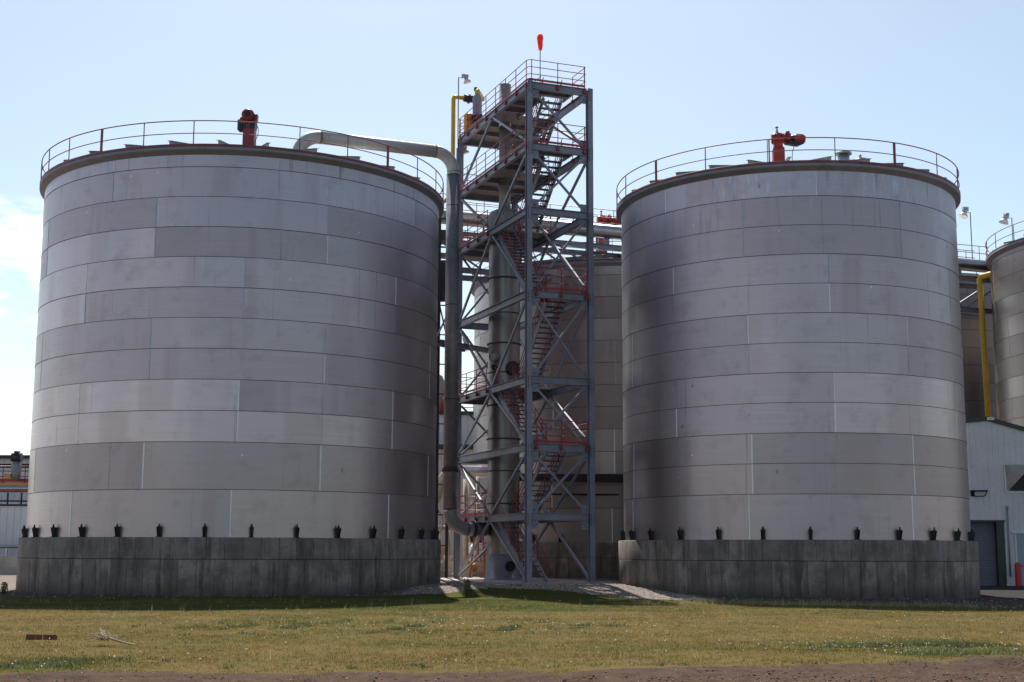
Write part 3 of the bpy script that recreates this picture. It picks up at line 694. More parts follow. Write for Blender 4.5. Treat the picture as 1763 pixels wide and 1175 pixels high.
b = MB(); b.tube(arc(E0 + ez * (zbot + .95) + hv * .95, .95, math.pi, 1.5 * math.pi, 10, hv, ez), r + .012, 28); b.tube([E0 + hv * .95 + ez * zbot, E0 + hv * 1.9 + ez * zbot], r + .01, 28); b.part('elbow', 'pipe_grey', lp)
for z in (20.6, 19.0, 13.9, 9.15, 3.75, 5.65):
    b = MB(); rr = r + (.1 if z == 5.65 else .022); h = .06 if z == 5.65 else .018
    b.lathe([(r, z - h), (rr, z - h), (rr, z - .004), (rr, z + .004), (rr, z + h), (r, z + h)], (PX, PY), 32)
    if z == 5.65:
        for q in range(14):
            a = 2 * math.pi * q / 14; b.cyl((PX + .375 * math.cos(a), PY + .375 * math.sin(a), z - .11), (PX + .375 * math.cos(a), PY + .375 * math.sin(a), z + .11), .022, 6)
    b.part('flange' if z == 5.65 else 'weld_band', 'weld_dark', lp)
for f_ in (1.25, ):
    p = E0 + hv * f_ + ez * zbot; b = MB(); b.cyl(p - hv * .07, p - hv * .005, r + .1, 28); b.cyl(p + hv * .005, p + hv * .07, r + .1, 28)
    for q in range(14):
        s_ = hv.cross(ez); a = 2 * math.pi * q / 14; c_ = p + (s_ * math.cos(a) + ez * math.sin(a)) * (r + .055); b.cyl(c_ - hv * .11, c_ + hv * .11, .02, 6)
    b.part('flange', 'weld_dark', lp)
for P_ in (S0 + ez * ztop + hd * 1.1, E0 + ez * ztop - hd * br):
    b = MB(); b.cyl(P_ - hd * .015, P_ + hd * .015, r + .015, 28); b.part('weld_band', 'rust_beam', lp)

# ------------------------------------------------------------------ things on the tower
t = thing('windsock', tuple(L(.55, .1, ZL[7] + .04)), 'limp orange windsock hanging from a thin mast on top of the tower', 'windsock')
m0 = L(.55, -.05, ZL[7] + .04)
b = MB(); b.tube([m0, m0 + ez * 2.35], .02, 6); b.part('mast', 'black_iron', t)
b = MB(); tp = m0 + ez * 2.22; n = 16
prof = [(.0, .1, 0), (.07, .09, .0), (.12, .05, 0), (.145, -.03, 0), (.142, -.13, 0), (.125, -.28, .012), (.11, -.45, .018), (.09, -.6, .012), (.08, -.7, .0)]
rings = []
for rr, dz, wob in prof:
    rings.append(b.vs([tp + V(((rr + wob * math.sin(3 * a)) * math.cos(a) + .01 * math.sin(dz * 9), (rr + wob * math.cos(2 * a)) * math.sin(a) - .1, dz)) for a in [2 * math.pi * j / n for j in range(n)]]))
for a_, c_ in zip(rings[:-1], rings[1:]):
    for j in range(n): b.face((a_ + j, a_ + (j + 1) % n, c_ + (j + 1) % n, c_ + j), True)
b.part('sock', 'windsock_cloth', t)
b = MB(); b.tube([tp + V((.142 * math.cos(a), .142 * math.sin(a) - .1, -.13)) for a in [2 * math.pi * j / 16 for j in range(16)]], .012, 6, closed=True); b.tube([tp + V((-.14, -.1, -.13)), tp + V((0, 0, -.13))], .015, 6); b.part('hoop', 'black_iron', t)

def flood(p, h, ad, label, tilt=.5, name='floodlight', scale=1.):
    t = thing(name, tuple(p), label, 'floodlight', 'floodlights')
    p = V(p); ad = V(ad).normalized(); b = MB(); b.tube([p, p + ez * h, p + ez * h + ad * .25], .032, 6); b.part('pole', 'grey_paint', t)
    q = p + ez * (h - .05) + ad * .45; d = (ad * .35 - ez).normalized(); b = MB()
    b.cyl(q - d * .32 * scale, q, .15 * scale, 12); b.bar(q - d * .25 * scale - ad * .2, q - d * .25 * scale + ad * .16, .2 * scale, .24 * scale); ho = b.part('housing', 'galvanised', t)
    b = MB(); b.tube([q, q + d * .12 * scale, q + d * .26 * scale], [.16 * scale, .25 * scale, .31 * scale], 14); b.part('reflector', 'lamp_glass', t)
    return t
flood(L(-.12, D + .1, ZL[7] - .3), 3.75, e1, 'floodlight on a tall thin pole at the back corner of the tower top', scale=.72)
flood(L(-.12, D + .25, ZL[6] + .9), 1.6, e1, 'small floodlight under the top deck at the back corner of the tower', scale=.72)
# yellow pipe at the tower head with filter unit
yp = thing('yellow_gas_pipe', tuple(L(-.28, D + .45, 20.6)), 'yellow pipe rising behind the tower and turning in over its top deck', 'pipe', 'yellow pipes')
q0 = L(-.28, D + .45, 0); qt = 26.1
b = MB(); b.tube([q0 + ez * 20.6 + e2 * 2.2, q0 + ez * 20.6 + e2 * .12, q0 + ez * 20.72, q0 + ez * (qt - .12), q0 + ez * (qt - .03) + e1 * .03, q0 + ez * qt + e1 * .12, q0 + ez * qt + e1 * .62], .115, 14); b.part('pipe_run', 'yellow_paint', yp)
b = MB(); c_ = q0 + ez * qt + e1 * .86; b.cyl(c_ - e1 * .25, c_ + e1 * .3, .2, 12); b.cyl(c_ - e1 * .02, c_ + e1 * .06, .27, 12); b.tube([c_ + e1 * .42, c_ + e1 * .42 + ez * .55], .05, 8); b.cyl(c_ + e1 * .42 + ez * .5, c_ + e1 * .42 + ez * .68, .1, 10); b.part('valve', 'motor_dark', yp)
c2 = L(.5, D - 1.2, 0)
b = MB(); b.tube([c_ + e1 * .3, c_ + e1 * .6, c_ + e1 * .75 - e2 * .2, V((c2.x, c2.y, qt - .1)), V((c2.x, c2.y, qt - .35))], .13, 12); b.part('pipe_run', 'yellow_paint', yp)
fu = thing('filter_unit', tuple(L(.5, D - 1.2, ZL[7] + .04)), 'dark upright filter cylinder under the yellow pipe on the tower top', 'filter')
b = MB(); b.lathe([(.3, ZL[7] + .04), (.3, ZL[7] + .1), (.25, ZL[7] + .14), (.25, qt - .5), (.2, qt - .4), (.17, qt - .34), (.02, qt - .34)], (c2.x, c2.y), 20); b.part('body', 'grey_paint', fu)
b = MB(); b.cyl((c2.x - .28, c2.y - .3, ZL[7] + .75), (c2.x + .3, c2.y - .3, ZL[7] + .8), .17, 12); b.part('blower', 'motor_dark', fu)
ob = L(.12, D - .95, ZL[7] + .04)
b = MB(); b.lathe([(.27, ob.z), (.27, ob.z + .95), (.22, ob.z + 1.04), (.02, ob.z + 1.06)], (ob.x, ob.y), 16); b.solo('orange_drum', 'orange_paint', tuple(ob), 'orange drum standing on the tower top next to the filter', 'drum')

# ------------------------------------------------------------------ pipe bridge behind the tower
def B(u, z, off=0.): return V((-3.6 + .94 * u - .35 * off, 73.9 + .35 * u + .94 * off, z))
pb = thing('pipe_bridge', tuple(B(4, 0)), 'steel pipe bridge with red railing crossing behind the tower', 'pipe bridge')
U0, U1 = -6, 37
for off in (-.8, 1.2):
    for zz in (16.9, 18.9):
        b = MB(); b.ibeam(B(U0, zz, off), B(U1, zz, off), .3, .2); b.part('chord', 'grey_paint', pb)
    for i in range(14):
        ua, ub = U0 + i * 3.07, U0 + (i + 1) * 3.07
        b = MB(); b.bar(B(ua, 17.0, off), B(ub, 18.8, off), .1, .1) if i % 2 else b.bar(B(ua, 18.8, off), B(ub, 17.0, off), .1, .1); b.part('brace', 'grey_paint', pb)
b = MB(); b.bar(B(U0, 20.34, 1.1), B(U1, 20.34, 1.1), 1.3, .06); b.part('walkway_deck', 'deck_plate', pb)
for i in range(12):
    b = MB(); b.bar(B(U0 + 1.5 + i * 3.5, 18.95, -.3), B(U0 + 1.5 + i * 3.5, 19.5, -.3), .3, .2); b.bar(B(U0 + 1.5 + i * 3.5, 19.0, 1.1), B(U0 + 1.5 + i * 3.5, 20.3, 1.1), .12, .12); b.part('pipe_saddle', 'grey_paint', pb)
for off in (.45, 1.75):
    b = MB()
    for h in (1.07, .6): b.tube([B(U0, 20.37 + h, off), B(U1, 20.37 + h, off)], .022, 6)
    g_ = b.part('guardrail', 'rail_red', pb)
    b = MB(); b.bar(B(U0, 20.44, off), B(U1, 20.44, off), .014, .14); b.part('toe_plate', 'toe_red', g_)
    for i in range(22):
        p = B(U0 + .3 + i * 2.0, 20.37, off); b = MB(); b.tube([p - ez * .05, p + ez * 1.07], .021, 6); b.part('post', 'rail_red', g_)
for u in (-4, 12.5, 23, 33):
    for off in (-.8, 1.2):
        b = MB(); b.ibeam(B(u, 0, off), B(u, 16.75, off), .3, .28, up=e2); b.part('leg', 'grey_paint', pb)
    for z0_, z1_ in ((.5, 5.5), (5.5, 10.8), (10.8, 16)):
        b = MB(); b.bar(B(u, z0_, -.8), B(u, z1_, 1.2), .09, .09); b.bar(B(u, z1_, -.72), B(u, z1_, 1.12), .16, .16); b.part('leg_brace', 'grey_paint', pb)
b = MB(); b.tube([B(U0, 19.93, -.3), B(U1, 19.93, -.3)], .40, 24)
bpo = b.solo('bridge_pipe', 'stainless_pipe', tuple(B(U0, 19.93, -.3)), 'thick silver pipe lying along the pipe bridge behind the tower', 'pipe')
b = MB()
b.tube([B(U0, 19.2, .75), B(U1, 19.2, .75)], .13, 12)
b.solo('bridge_pipe', 'galvanised', tuple(B(U0, 19.2, .75)), 'thin grey pipe under the walkway of the pipe bridge', 'pipe')
flood(tuple(B(36.6, 20.37, 1.5)), 3.6, (-1, -.2, 0), 'floodlight on a pole on the bridge walkway right of the right tank', scale=1.1)
flood((33.9, 90.5, gzs(33.9, 90.5)), 24.2, (-.8, .2, 0), 'floodlight on a tall pole seen over the far right tank railing', scale=1.1)
flood((-3.75, 100, gzs(-3.75, 100)), 16.6, (1, 0, 0), 'distant lamp on a tall mast seen left of the column above the grey shed', name='lamp_mast', scale=1.6)

# dark conduit box and ladder cage between the left tank and the big pipe
t = thing('cable_riser', (-3.9, 72.6, .3), 'dark cable riser with boxes behind the large pipe beside the left tank', 'cable riser')
b = MB(); b.bar((-3.95, 72.6, .3), (-3.95, 72.6, 20.6), .16, .16); b.bar((-3.4, 72.7, .3), (-3.4, 72.7, 20.6), .16, .16); b.part('frame', 'black_iron', t)
for z, h, ww in ((18.6, .55, .5), (16.1, 2.2, .75)):
    b = MB(); b.box((-3.62, 72.4, z), (ww, .5, h)); b.part('box', 'motor_dark', t)
for z in np.arange(2, 20, 1.6):
    b = MB(); b.bar((-3.95, 72.55, z), (-3.4, 72.65, z), .06, .06); b.part('rung', 'black_iron', t)
b = MB(); b.bar((-3.95, 72.5, 15), (-3.3, 72.5, 12.2), .08, .08); b.part('brace', 'black_iron', t)

# stair-side equipment platform behind the tower at pipe level
t = thing('service_walkway', (-3.3, 74.5, .3), 'small red railed service walkway beside the tower at bridge level', 'walkway')
b = MB(); b.bar((-4.2, 73.2, 17.7), (-.4, 74.6, 17.7), 1.2, .08); b.part('deck', 'deck_plate', t)
b = MB()
for h in (1.07, .7, .35): b.tube([(-4.2, 72.7, 17.75 + h), (-2.0, 73.5, 17.75 + h), (-.5, 74.1, 17.75 + h)], .022, 6)
g_ = b.part('guardrail', 'rail_red', t)
for f_ in (0, .25, .5, .75, 1):
    p = V((-4.2, 72.7, 17.7)).lerp(V((-.5, 74.1, 17.7)), f_); b = MB(); b.tube([p, p + ez * 1.1], .022, 6); b.part('post', 'rail_red', g_)
b = MB(); b.bar((-4.0, 73.3, .3), (-4.0, 73.3, 17.66), .2, .2); b.bar((-.6, 74.5, .3), (-.6, 74.5, 17.66), .2, .2); b.part('leg', 'grey_paint', t)

# ------------------------------------------------------------------ buildings
def corr(b, x0, x1, z0, ztop, Y, pitch=.30, depth=.035, holes=()):
    """corrugated sheet facing -Y; ztop(x) gives its upper edge; holes: (x0,x1,z1) openings from the ground"""
    n = int((x1 - x0) / pitch); xs_ = []
    for i in range(n + 1):
        a = x0 + i * pitch
        for dx, dy in ((0, 0), (.20, 0), (.225, -depth), (.275, -depth)):
            if a + dx * pitch / .3 <= x1: xs_.append((a + dx * pitch / .3, Y + dy))
    for h in holes:
        for xx in (h[0], h[1]): xs_.append((xx - 1e-4, Y)); xs_.append((xx + 1e-4, Y))
    xs_.append((x1, Y)); xs_.sort()
    for (xa, ya), (xb, yb) in zip(xs_[:-1], xs_[1:]):
        if xb - xa < 1e-6: continue
        zz = z0
        for h in holes:
            if h[0] <= (xa + xb) / 2 <= h[1]: zz = h[2]
        q = b.vs([(xa, ya, zz), (xb, yb, zz), (xb, yb, ztop(xb)), (xa, ya, ztop(xa))]); b.face((q, q + 1, q + 2, q + 3))
Yb = 72.; ax, az_ = 25.12, 8.62
def roofz(x): return az_ - (.09 if x < ax else .285) * abs(x - ax)
rb = thing('metal_building', (28, Yb, -.1), 'white corrugated metal building with dark roof trim at the right edge', 'building', 'metal buildings')
dx0, dx1, dz = 22.6, 25.45, 3.33
b = MB(); corr(b, 21.5, 30, -.15, lambda x: roofz(x) - .02, Yb, holes=((dx0 - .02, 25.72, dz),)); b.face([b.vs([(21.5, Yb, -.15), (21.5, Yb + 3, -.15), (21.5, Yb + 3, roofz(21.5)), (21.5, Yb, roofz(21.5))]) + i for i in (3, 2, 1, 0)]); b.part('wall', 'wall_sheet', rb)
b = MB()
for xa, xb in ((21.2, ax), (ax, 30.2)):
    za, zb = roofz(xa), roofz(xb); b.hexa([(xa, Yb - .12, za - .02), (xb, Yb - .12, zb - .02), (xb, Yb + 3, zb - .02), (xa, Yb + 3, za - .02), (xa, Yb - .12, za + .2), (xb, Yb - .12, zb + .2), (xb, Yb + 3, zb + .2), (xa, Yb + 3, za + .2)])
ro = b.part('roof', 'green_trim', rb)
b = MB(); b.box((ax + .12, Yb - .14, az_ + .09), (.36, .03, .13)); b.mat(1); b.box((ax + .12, Yb - .158, az_ + .085), (.26, .006, .03)); b.part('name_plate', ['sign_white', 'sign_ink'], ro)
b = MB(); z = -.05
while z < dz - .05:
    z2 = min(z + .085, dz); q = b.vs([(dx0, Yb + .30, z), (25.3, Yb + .30, z), (25.3, Yb + .275, z + .04), (dx0, Yb + .275, z + .04), (25.3, Yb + .30, z2), (dx0, Yb + .30, z2)])
    b.face((q, q + 1, q + 2, q + 3)); b.face((q + 3, q + 2, q + 4, q + 5)); z = z2
rd = b.part('roll_up_door', 'door_grey', rb)
b = MB(); b.box((25.5, Yb + .15, dz / 2 - .05), (.4, .36, dz + .1)); b.box((24.0, Yb + .1, dz + .03), (3.5, .32, .1)); b.part('door_frame', 'green_trim', rd)
b = MB(); b.box((26.98, Yb - .03, 1.38), (1.4, .06, 2.72)); sdr = b.part('side_door', 'door_blue', rb)
b = MB(); b.box((26.9, Yb - .05, 2.78), (1.66, .12, .1)); b.box((26.25, Yb - .045, 1.35), (.08, .09, 2.7)); b.part('frame', 'white_sheet', sdr)
b = MB(); b.cyl((26.42, Yb - .06, 1.05), (26.42, Yb - .14, 1.05), .05, 10); b.bar((26.42, Yb - .13, 1.05), (26.58, Yb - .13, 1.05), .03, .03); b.part('handle', 'black_iron', sdr)
b = MB(); b.box((26.92, Yb - .068, 1.62), (.5, .012, .56)); b.mat(1)
for q, (ww, hh) in enumerate(((.34, .05), (.42, .03), (.4, .03), (.3, .03), (.42, .05))): b.box((26.93, Yb - .077, 1.82 - q * .095), (ww, .006, hh))
b.part('door_sign', ['sign_white', 'sign_ink'], sdr)
# intake hood: a wedge box with an open sloping mouth below
b = MB(); hx0, hx1, hz0, hz1, dp = 25.86, 28.7, 4.88, 6.3, 1.0
b.hexa([(hx0, Yb - .06, hz0 - .06), (hx1, Yb - .06, hz0 - .06), (hx1, Yb - .0, hz0 - .06), (hx0, Yb - .0, hz0 - .06), (hx0, Yb - .06, hz0), (hx1, Yb - .06, hz0), (hx1, Yb, hz0), (hx0, Yb, hz0)])
b.hexa([(hx0 - .02, Yb - .06, hz0), (hx0 + .04, Yb - .06, hz0), (hx0 + .04, Yb, hz0), (hx0 - .02, Yb, hz0), (hx0 - .02, Yb - .06, hz1), (hx0 + .04, Yb - .06, hz1), (hx0 + .04, Yb, hz1), (hx0 - .02, Yb, hz1)])
q = b.vs([(hx0 + .05, Yb - .02, hz1), (hx1, Yb - .02, hz1), (hx1, Yb - dp, hz1 - .45), (hx0 + .75, Yb - dp, hz1 - .45), (hx0 + .12, Yb - .04, hz0 + .02)])
b.face((q + 3, q + 2, q + 1, q)); b.face((q, q + 4, q + 3)); ho = b.part('vent_hood', 'galvanised', rb)
b = MB(); b.box(((hx0 + hx1) / 2 + .1, Yb - .045, (hz0 + hz1) / 2 - .1), (hx1 - hx0 - .3, .02, 1.1)); b.part('opening', 'black_iron', ho)
b = MB(); b.hexa([(24.06, Yb - .02, 4.62), (24.78, Yb - .02, 4.62), (24.78, Yb - .03, 4.62), (24.06, Yb - .03, 4.62), (24.02, Yb - .36, 4.95), (24.86, Yb - .36, 4.95), (24.86, Yb - .02, 4.95), (24.02, Yb - .02, 4.95)]); wl = b.part('wall_light', 'black_iron', rb)
b = MB(); b.hexa([(24.22, Yb - .16, 4.66), (24.7, Yb - .16, 4.66), (24.7, Yb - .1, 4.66), (24.22, Yb - .1, 4.66), (24.16, Yb - .37, 4.86), (24.74, Yb - .37, 4.86), (24.74, Yb - .3, 4.86), (24.16, Yb - .3, 4.86)]); b.part('lens', 'lamp_glass', wl)
b = MB(); b.tube([(25.9, Yb - .06, .5), (25.9, Yb - .06, 4.0)], .045, 8); b.cyl((25.9, Yb - .06, 4.0), (25.9, Yb - .06, 4.15), .07, 8); b.part('conduit', 'grey_paint', rb)
b = MB(); b.lathe([(.16, -.2), (.16, 1.1), (.13, 1.19), (.06, 1.24), (.0, 1.25)], (26.02, Yb - .8), 16); b.solo('bollard', 'bollard_red', (26.02, Yb - .8, -.1), 'red round bollard between the roll-up door and the side door', 'bollard')

dxs, dys = np.arange(20.6, 34, .5), np.arange(52.5, 72.4, .5); DX, DY = np.meshgrid(dxs, dys)  # near-black ground sheet added to paint shade before the right building
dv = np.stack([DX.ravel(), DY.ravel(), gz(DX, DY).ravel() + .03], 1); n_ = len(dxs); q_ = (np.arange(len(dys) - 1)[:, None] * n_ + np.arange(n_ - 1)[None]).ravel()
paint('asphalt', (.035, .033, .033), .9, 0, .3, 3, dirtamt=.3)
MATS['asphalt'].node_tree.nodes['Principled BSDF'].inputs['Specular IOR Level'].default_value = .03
do = bpy.data.objects.new('driveway', np_mesh('driveway', dv, np.stack([q_, q_ + 1, q_ + 1 + n_, q_ + n_], 1), 'asphalt', 4)); COL.objects.link(do); tag(do, 'dark sheet painting shade in front of the roll-up door', 'driveway', kind='structure')

# shed behind, seen in the gap by the large pipe
gb = thing('metal_shed', (-6, 100, .2), 'pale ribbed shed seen in the gap left of the stair tower', 'building', 'metal buildings')
b = MB(); corr(b, -14, -1.6, 9.2, lambda x: 11.6, 100., .45, .05); b.part('upper_wall', 'white_sheet', gb)
b = MB(); corr(b, -14, 1.0, -.2, lambda x: 8.9, 97.5, .6, .06); b.part('lower_wall', 'tan_sheet', gb)
b = MB(); b.box((-6.5, 98.7, 9.05), (15.2, 2.8, .35)); b.box((-7.8, 103, 11.72), (12.6, 6.5, .25)); b.part('roof', 'green_trim', gb)
b = MB()
for h in (1.0, .66, .33): b.tube([(-10, 99.9, 11.8 + h), (-2.4, 99.9, 11.8 + h), (-2.4, 103, 11.8 + h)], .03, 6)
for x in np.arange(-10, -2, 1.2): b.tube([(x, 99.9, 11.8), (x, 99.9, 12.85)], .03, 6)
b.part('guardrail', 'rail_red', gb)
b = MB(); b.tube([(-5.25, 101, 11.8), (-5.25, 101, 14.0), (-5.4, 101, 14.4), (-5.8, 101, 14.6), (-6.3, 101, 14.4), (-6.45, 101, 14.0), (-6.45, 101, 13.2)], .32, 14); b.part('roof_duct', 'grey_pale', gb)
b = MB(); b.box((-5.0, 100.6, 12.1), (.7, .5, .5)); b.cyl((-4.9, 100.3, 12.5), (-4.9, 100.3, 13.0), .15, 10); b.part('fan_unit', 'motor_red', gb)

# far-left building, pipe rack and barrier
lb = thing('metal_building', (-42, 112, 0), 'long pale metal building far behind the left edge of the wide tank', 'building', 'metal buildings')
b = MB(); corr(b, -62, -30, -.2, lambda x: 9.1, 112., .5, .06); b.part('wall', 'white_sheet', lb)
b = MB(); b.box((-46, 118, 9.2), (33, 13, .25)); b.part('roof', 'motor_dark', lb)
pr_ = thing('pipe_rack', (-38, 100, 0), 'red railed pipe rack with grey and rust beams at the far left', 'pipe rack')
for z, h, m_ in ((7.75, .28, 'black_iron'), (6.4, .42, 'grey_paint'), (5.95, .22, 'rust_beam'), (5.2, .1, 'black_iron')):
    b = MB(); b.box((-40, 100, z), (14, .5, h)); b.part('beam', m_, pr_)
b = MB(); b.box((-40, 99.72, 6.42), (14, .05, .12)); b.part('beam', 'yellow_paint', pr_, 'thin yellow line along the grey beam')
b = MB()
for h in (.35, .75, 1.1): b.tube([(-47, 99.6, 6.6 + h), (-33.5, 99.6, 6.6 + h)], .035, 6)
for x in np.arange(-46.5, -33.5, 1.6): b.tube([(x, 99.6, 6.5), (x, 99.6, 7.7)], .035, 6)
b.box((-40, 99.6, 6.7), (13.5, .05, .2)); b.part('guardrail', 'rail_red', pr_)
for x in (-46, -42, -36.6, -35.6):
    b = MB(); b.bar((x, 100, 4.9), (x, 100, 5.8), .1, .1); b.part('leg', 'black_iron', pr_)
t = thing('pump_motor', (-36.0, 99.0, 6.66), 'dark pump motor on the pipe rack beside the left tank edge', 'pump')
b = MB(); b.cyl((-36.1, 99, 8.3), (-35.4, 99, 8.3), .32, 14); b.cyl((-35.75, 99, 8.0), (-35.75, 99, 8.75), .22, 12); b.part('motor', 'motor_dark', t)
b = MB(); b.tube([(-35.7, 99, 6.66), (-35.75, 99, 7.2), (-35.75, 99, 7.7), (-35.75, 99, 8.0)], [.25, .34, .36, .26], 14); b.part('casing', 'pipe_grey', t)
b = MB(); b.box((-36.3, 99, 6.95), (.45, .4, .3)); b.part('coupling_guard', 'orange_paint', t)
b = MB(); b.box((-36, 95.5, .5), (6, .9, 1.5)); b.solo('concrete_barrier', 'slab', (-36, 95.5, -.25), 'grey concrete barrier on the gravel at the far left', 'barrier')
b = MB(); b.tube([(-44, 96.5, 1.95), (-34.2, 96.5, 1.95)], .14, 10); b.bar((-35.2, 96.5, 0), (-35.2, 96.5, 1.9), .12, .12); b.bar((-41.2, 96.5, 0), (-41.2, 96.5, 1.9), .12, .12); b.solo('ground_pipe', 'galvanised', (-38, 96.5, 0), 'low silver pipe behind the concrete barrier at the far left', 'pipe')

ls = thing('low_shed', (-42, 98.5, -.2), 'low pale ribbed shed under the pipe rack at the far left', 'shed')
b = MB(); corr(b, -52, -30, -.2, lambda x: 4.8, 98.5, .5, .06); b.part('wall', 'white_sheet', ls)
b = MB(); b.box((-41, 101, 4.86), (22.4, 5.2, .14)); b.part('roof', 'motor_dark', ls)

# yellow pipe and dark downpipe on the right
Y2 = 84.
b = MB(); b.tube([(29.5, Y2, 0), (29.25, Y2, 18.62), (29.3, Y2 - .05, 18.78), (31.2, Y2 - 2, 19.1)], .18, 14); b.solo('yellow_gas_pipe', 'yellow_paint', (29.5, Y2, 0), 'thick yellow pipe standing between the right tank and the far right tank', 'pipe', 'yellow pipes')
b = MB(); b.tube([(30.5, Y2 + .5, 0), (30.35, Y2 + .5, 17)], .17, 10); b.solo('drain_pipe', 'black_iron', (30.5, Y2 + .5, 0), 'black downpipe just right of the thick yellow pipe', 'pipe')

# ------------------------------------------------------------------ pipework and pumps in the gap
G = .31
def gz_pipe(pts, r, mat, label, name='process_pipe', seg=14):
    b = MB(); b.tube(pts, r, seg); return b.solo(name, mat, tuple(pts[0]), label, 'pipe', 'process pipes in the gap')
def curve(pts, n=6):
    pts = [V(p) for p in pts]; out = []
    for i in range(len(pts) - 1):
        p0, p1, p2, p3 = pts[max(i - 1, 0)], pts[i], pts[i + 1], pts[min(i + 2, len(pts) - 1)]
        for j in range(n):
            t_ = j / n; out.append(.5 * ((2 * p1) + (p2 - p0) * t_ + (2 * p0 - 5 * p1 + 4 * p2 - p3) * t_ ** 2 + (3 * p1 - p0 - 3 * p2 + p3) * t_ ** 3))
    return out + [pts[-1]]
gz_pipe(curve([(-3.0, 76, 6.1), (-3.6, 76, 5.95), (-4.0, 76, 5.2), (-4.15, 76, 4.6), (-4.6, 76, 4.1), (-5.3, 76, 3.9)]), .27, 'insulation_tan', 'tan pipe with an S-bend behind the large silver pipe')
gz_pipe([(-3.1, 76, 6.12), (3.5, 77.2, 6.12)], .29, 'stainless_pipe', 'short silver pipe running level into the banded column')
gz_pipe([(-2.55, 77, G), (-2.55, 77, 5.7)], .16, 'insulation_tan', 'tan upright pipe left of the banded column, thicker of two')
gz_pipe([(-1.9, 77.2, G), (-1.9, 77.2, 5.9)], .10, 'insulation_tan', 'thin tan upright pipe nearest the banded column')
gz_pipe([(-2.95, 77.3, G), (-2.95, 77.3, 5.6)], .07, 'galvanised', 'thin grey upright pipe beside the thick tan one')
gz_pipe([(-5.4, 75, 2.95), (-3.3, 75, 2.95)], .13, 'insulation_tan', 'tan level pipe between the left tank and the large pipe')
gz_pipe([(-4.05, 75.2, 2.9), (-4.05, 75.2, 1.5), (-4.05, 75.2, G)], .16, 'insulation_tan', 'tan pipe dropping from the level one near the ground')
gz_pipe([(-3.45, 75.6, 3.0), (-3.45, 75.6, G)], .10, 'insulation_tan', 'slim tan pipe next to the red valve')
t = thing('valve', (-3.8, 75.0, 1.2), 'brown valve with a red handwheel in the gap beside the left foundation', 'valve')
b = MB(); b.cyl((-4.05, 75, 1.75), (-3.45, 75, 1.75), .2, 12); b.cyl((-3.9, 75, 1.75), (-3.86, 75, 1.75), .3, 14); b.cyl((-3.6, 75, 1.75), (-3.56, 75, 1.75), .3, 14); b.bar((-3.7, 75, 1.2), (-3.7, 75, 2.0), .3, .3); b.part('body', 'insulation_tan', t)
b = MB(); b.tube([(-4.0 + .0, 74.55 + .0, 1.72)] + [(-3.95 + .17 * math.cos(a), 74.55, 1.75 + .2 * math.sin(a)) for a in np.linspace(0, 6.0, 14)], .035, 6); b.bar((-3.95, 74.55, 1.75), (-3.75, 75, 1.75), .04, .04); b.part('handwheel', 'motor_red', t)
def pump(x, y, label, mat, yaw=0.):
    t = thing('pump', (x, y, G), label, 'pump', 'pumps behind the tower')
    b = MB(); b.box((x, y, G + .12), (1.3, .6, .2), yaw); b.part('base', 'slab', t)
    b = MB(); b.tube([(x - .6, y, G + .5), (x - .55, y, G + .5), (x + .0, y, G + .5), (x + .05, y, G + .5)], [.2, .27, .27, .2], 12); b.box((x - .3, y, G + .8), (.25, .25, .14)); b.part('motor', mat, t)
    b = MB(); b.cyl((x + .2, y - .12, G + .5), (x + .2, y + .16, G + .5), .34, 16); b.cyl((x + .05, y, G + .5), (x + .5, y, G + .5), .13, 10); b.cyl((x + .22, y, G + .7), (x + .22, y, G + 1.15), .1, 10); b.part('casing', 'insulation_tan', t)
pump(-3.75, 74.4, 'brown pump on a plinth in the gap beside the left foundation', 'insulation_tan')
pump(-1.95, 75.6, 'orange pump low on the pad between the ladder legs', 'orange_paint')
pump(-3.6, 77.0, 'grey pump half hidden behind the brown one', 'galvanised')
b = MB(); b.lathe([(.62, G), (.62, G + 1.6), (.5, G + 1.78), (.02, G + 1.85)], (-1.75, 78.2), 24); b.mat(1); b.cyl((-1.95, 77.5, 1.35), (-1.95, 77.62, 1.35), .12, 12); b.solo('small_tank', ['white_sheet', 'black_iron'], (-1.75, 78.2, G), 'small white tank with a dark port behind the orange ladder', 'tank')
b = MB(); b.box((-2.45, 75.1, G + .3), (.7, .5, .55)); b.mat(1); b.box((-2.45, 74.83, G + .35), (.5, .03, .3)); b.solo('white_crate', ['white_sheet', 'insulation_tan'], (-2.45, 75.1, G), 'small pale box on the pad beside the orange ladder', 'box')
t = thing('step_ladder', (-1.75, 74.2, G), 'orange step ladder standing left of the banded column', 'ladder')
for s_, yy in ((-1, 73.9), (1, 73.9), (-1, 74.7), (1, 74.7)):
    b = MB(); b.bar((-1.75 + s_ * .42 - (.08 if yy > 74 else 0), yy, G), (-1.75 + s_ * .22, 74.3, G + 2.35), .06, .05); b.part('leg', 'ladder_orange', t)
for q in range(1, 8):
    b = MB(); f_ = q / 8; hw = .42 - .2 * f_; b.bar((-1.75 - hw, 73.9 + .4 * f_, G + 2.35 * f_), (-1.75 + hw, 73.9 + .4 * f_, G + 2.35 * f_), .09, .035); b.part('rung', 'ladder_orange', t)
b = MB(); b.box((-1.75, 74.3, G + 2.36), (.5, .3, .05)); b.part('top_step', 'ladder_orange', t)
t = thing('cable_tray', (5.9, 73.3, G), 'dark cable tray on a post crossing low behind the stair tower', 'cable tray')
b = MB()
for yy in (72.9, 73.6): b.bar((-.2, yy, 5.62), (6.6, yy + .6, 5.62), .04, .36)
b.bar((-.2, 73.25, 5.45), (6.6, 73.85, 5.45), .7, .03); b.part('tray', 'black_iron', t)
b = MB()
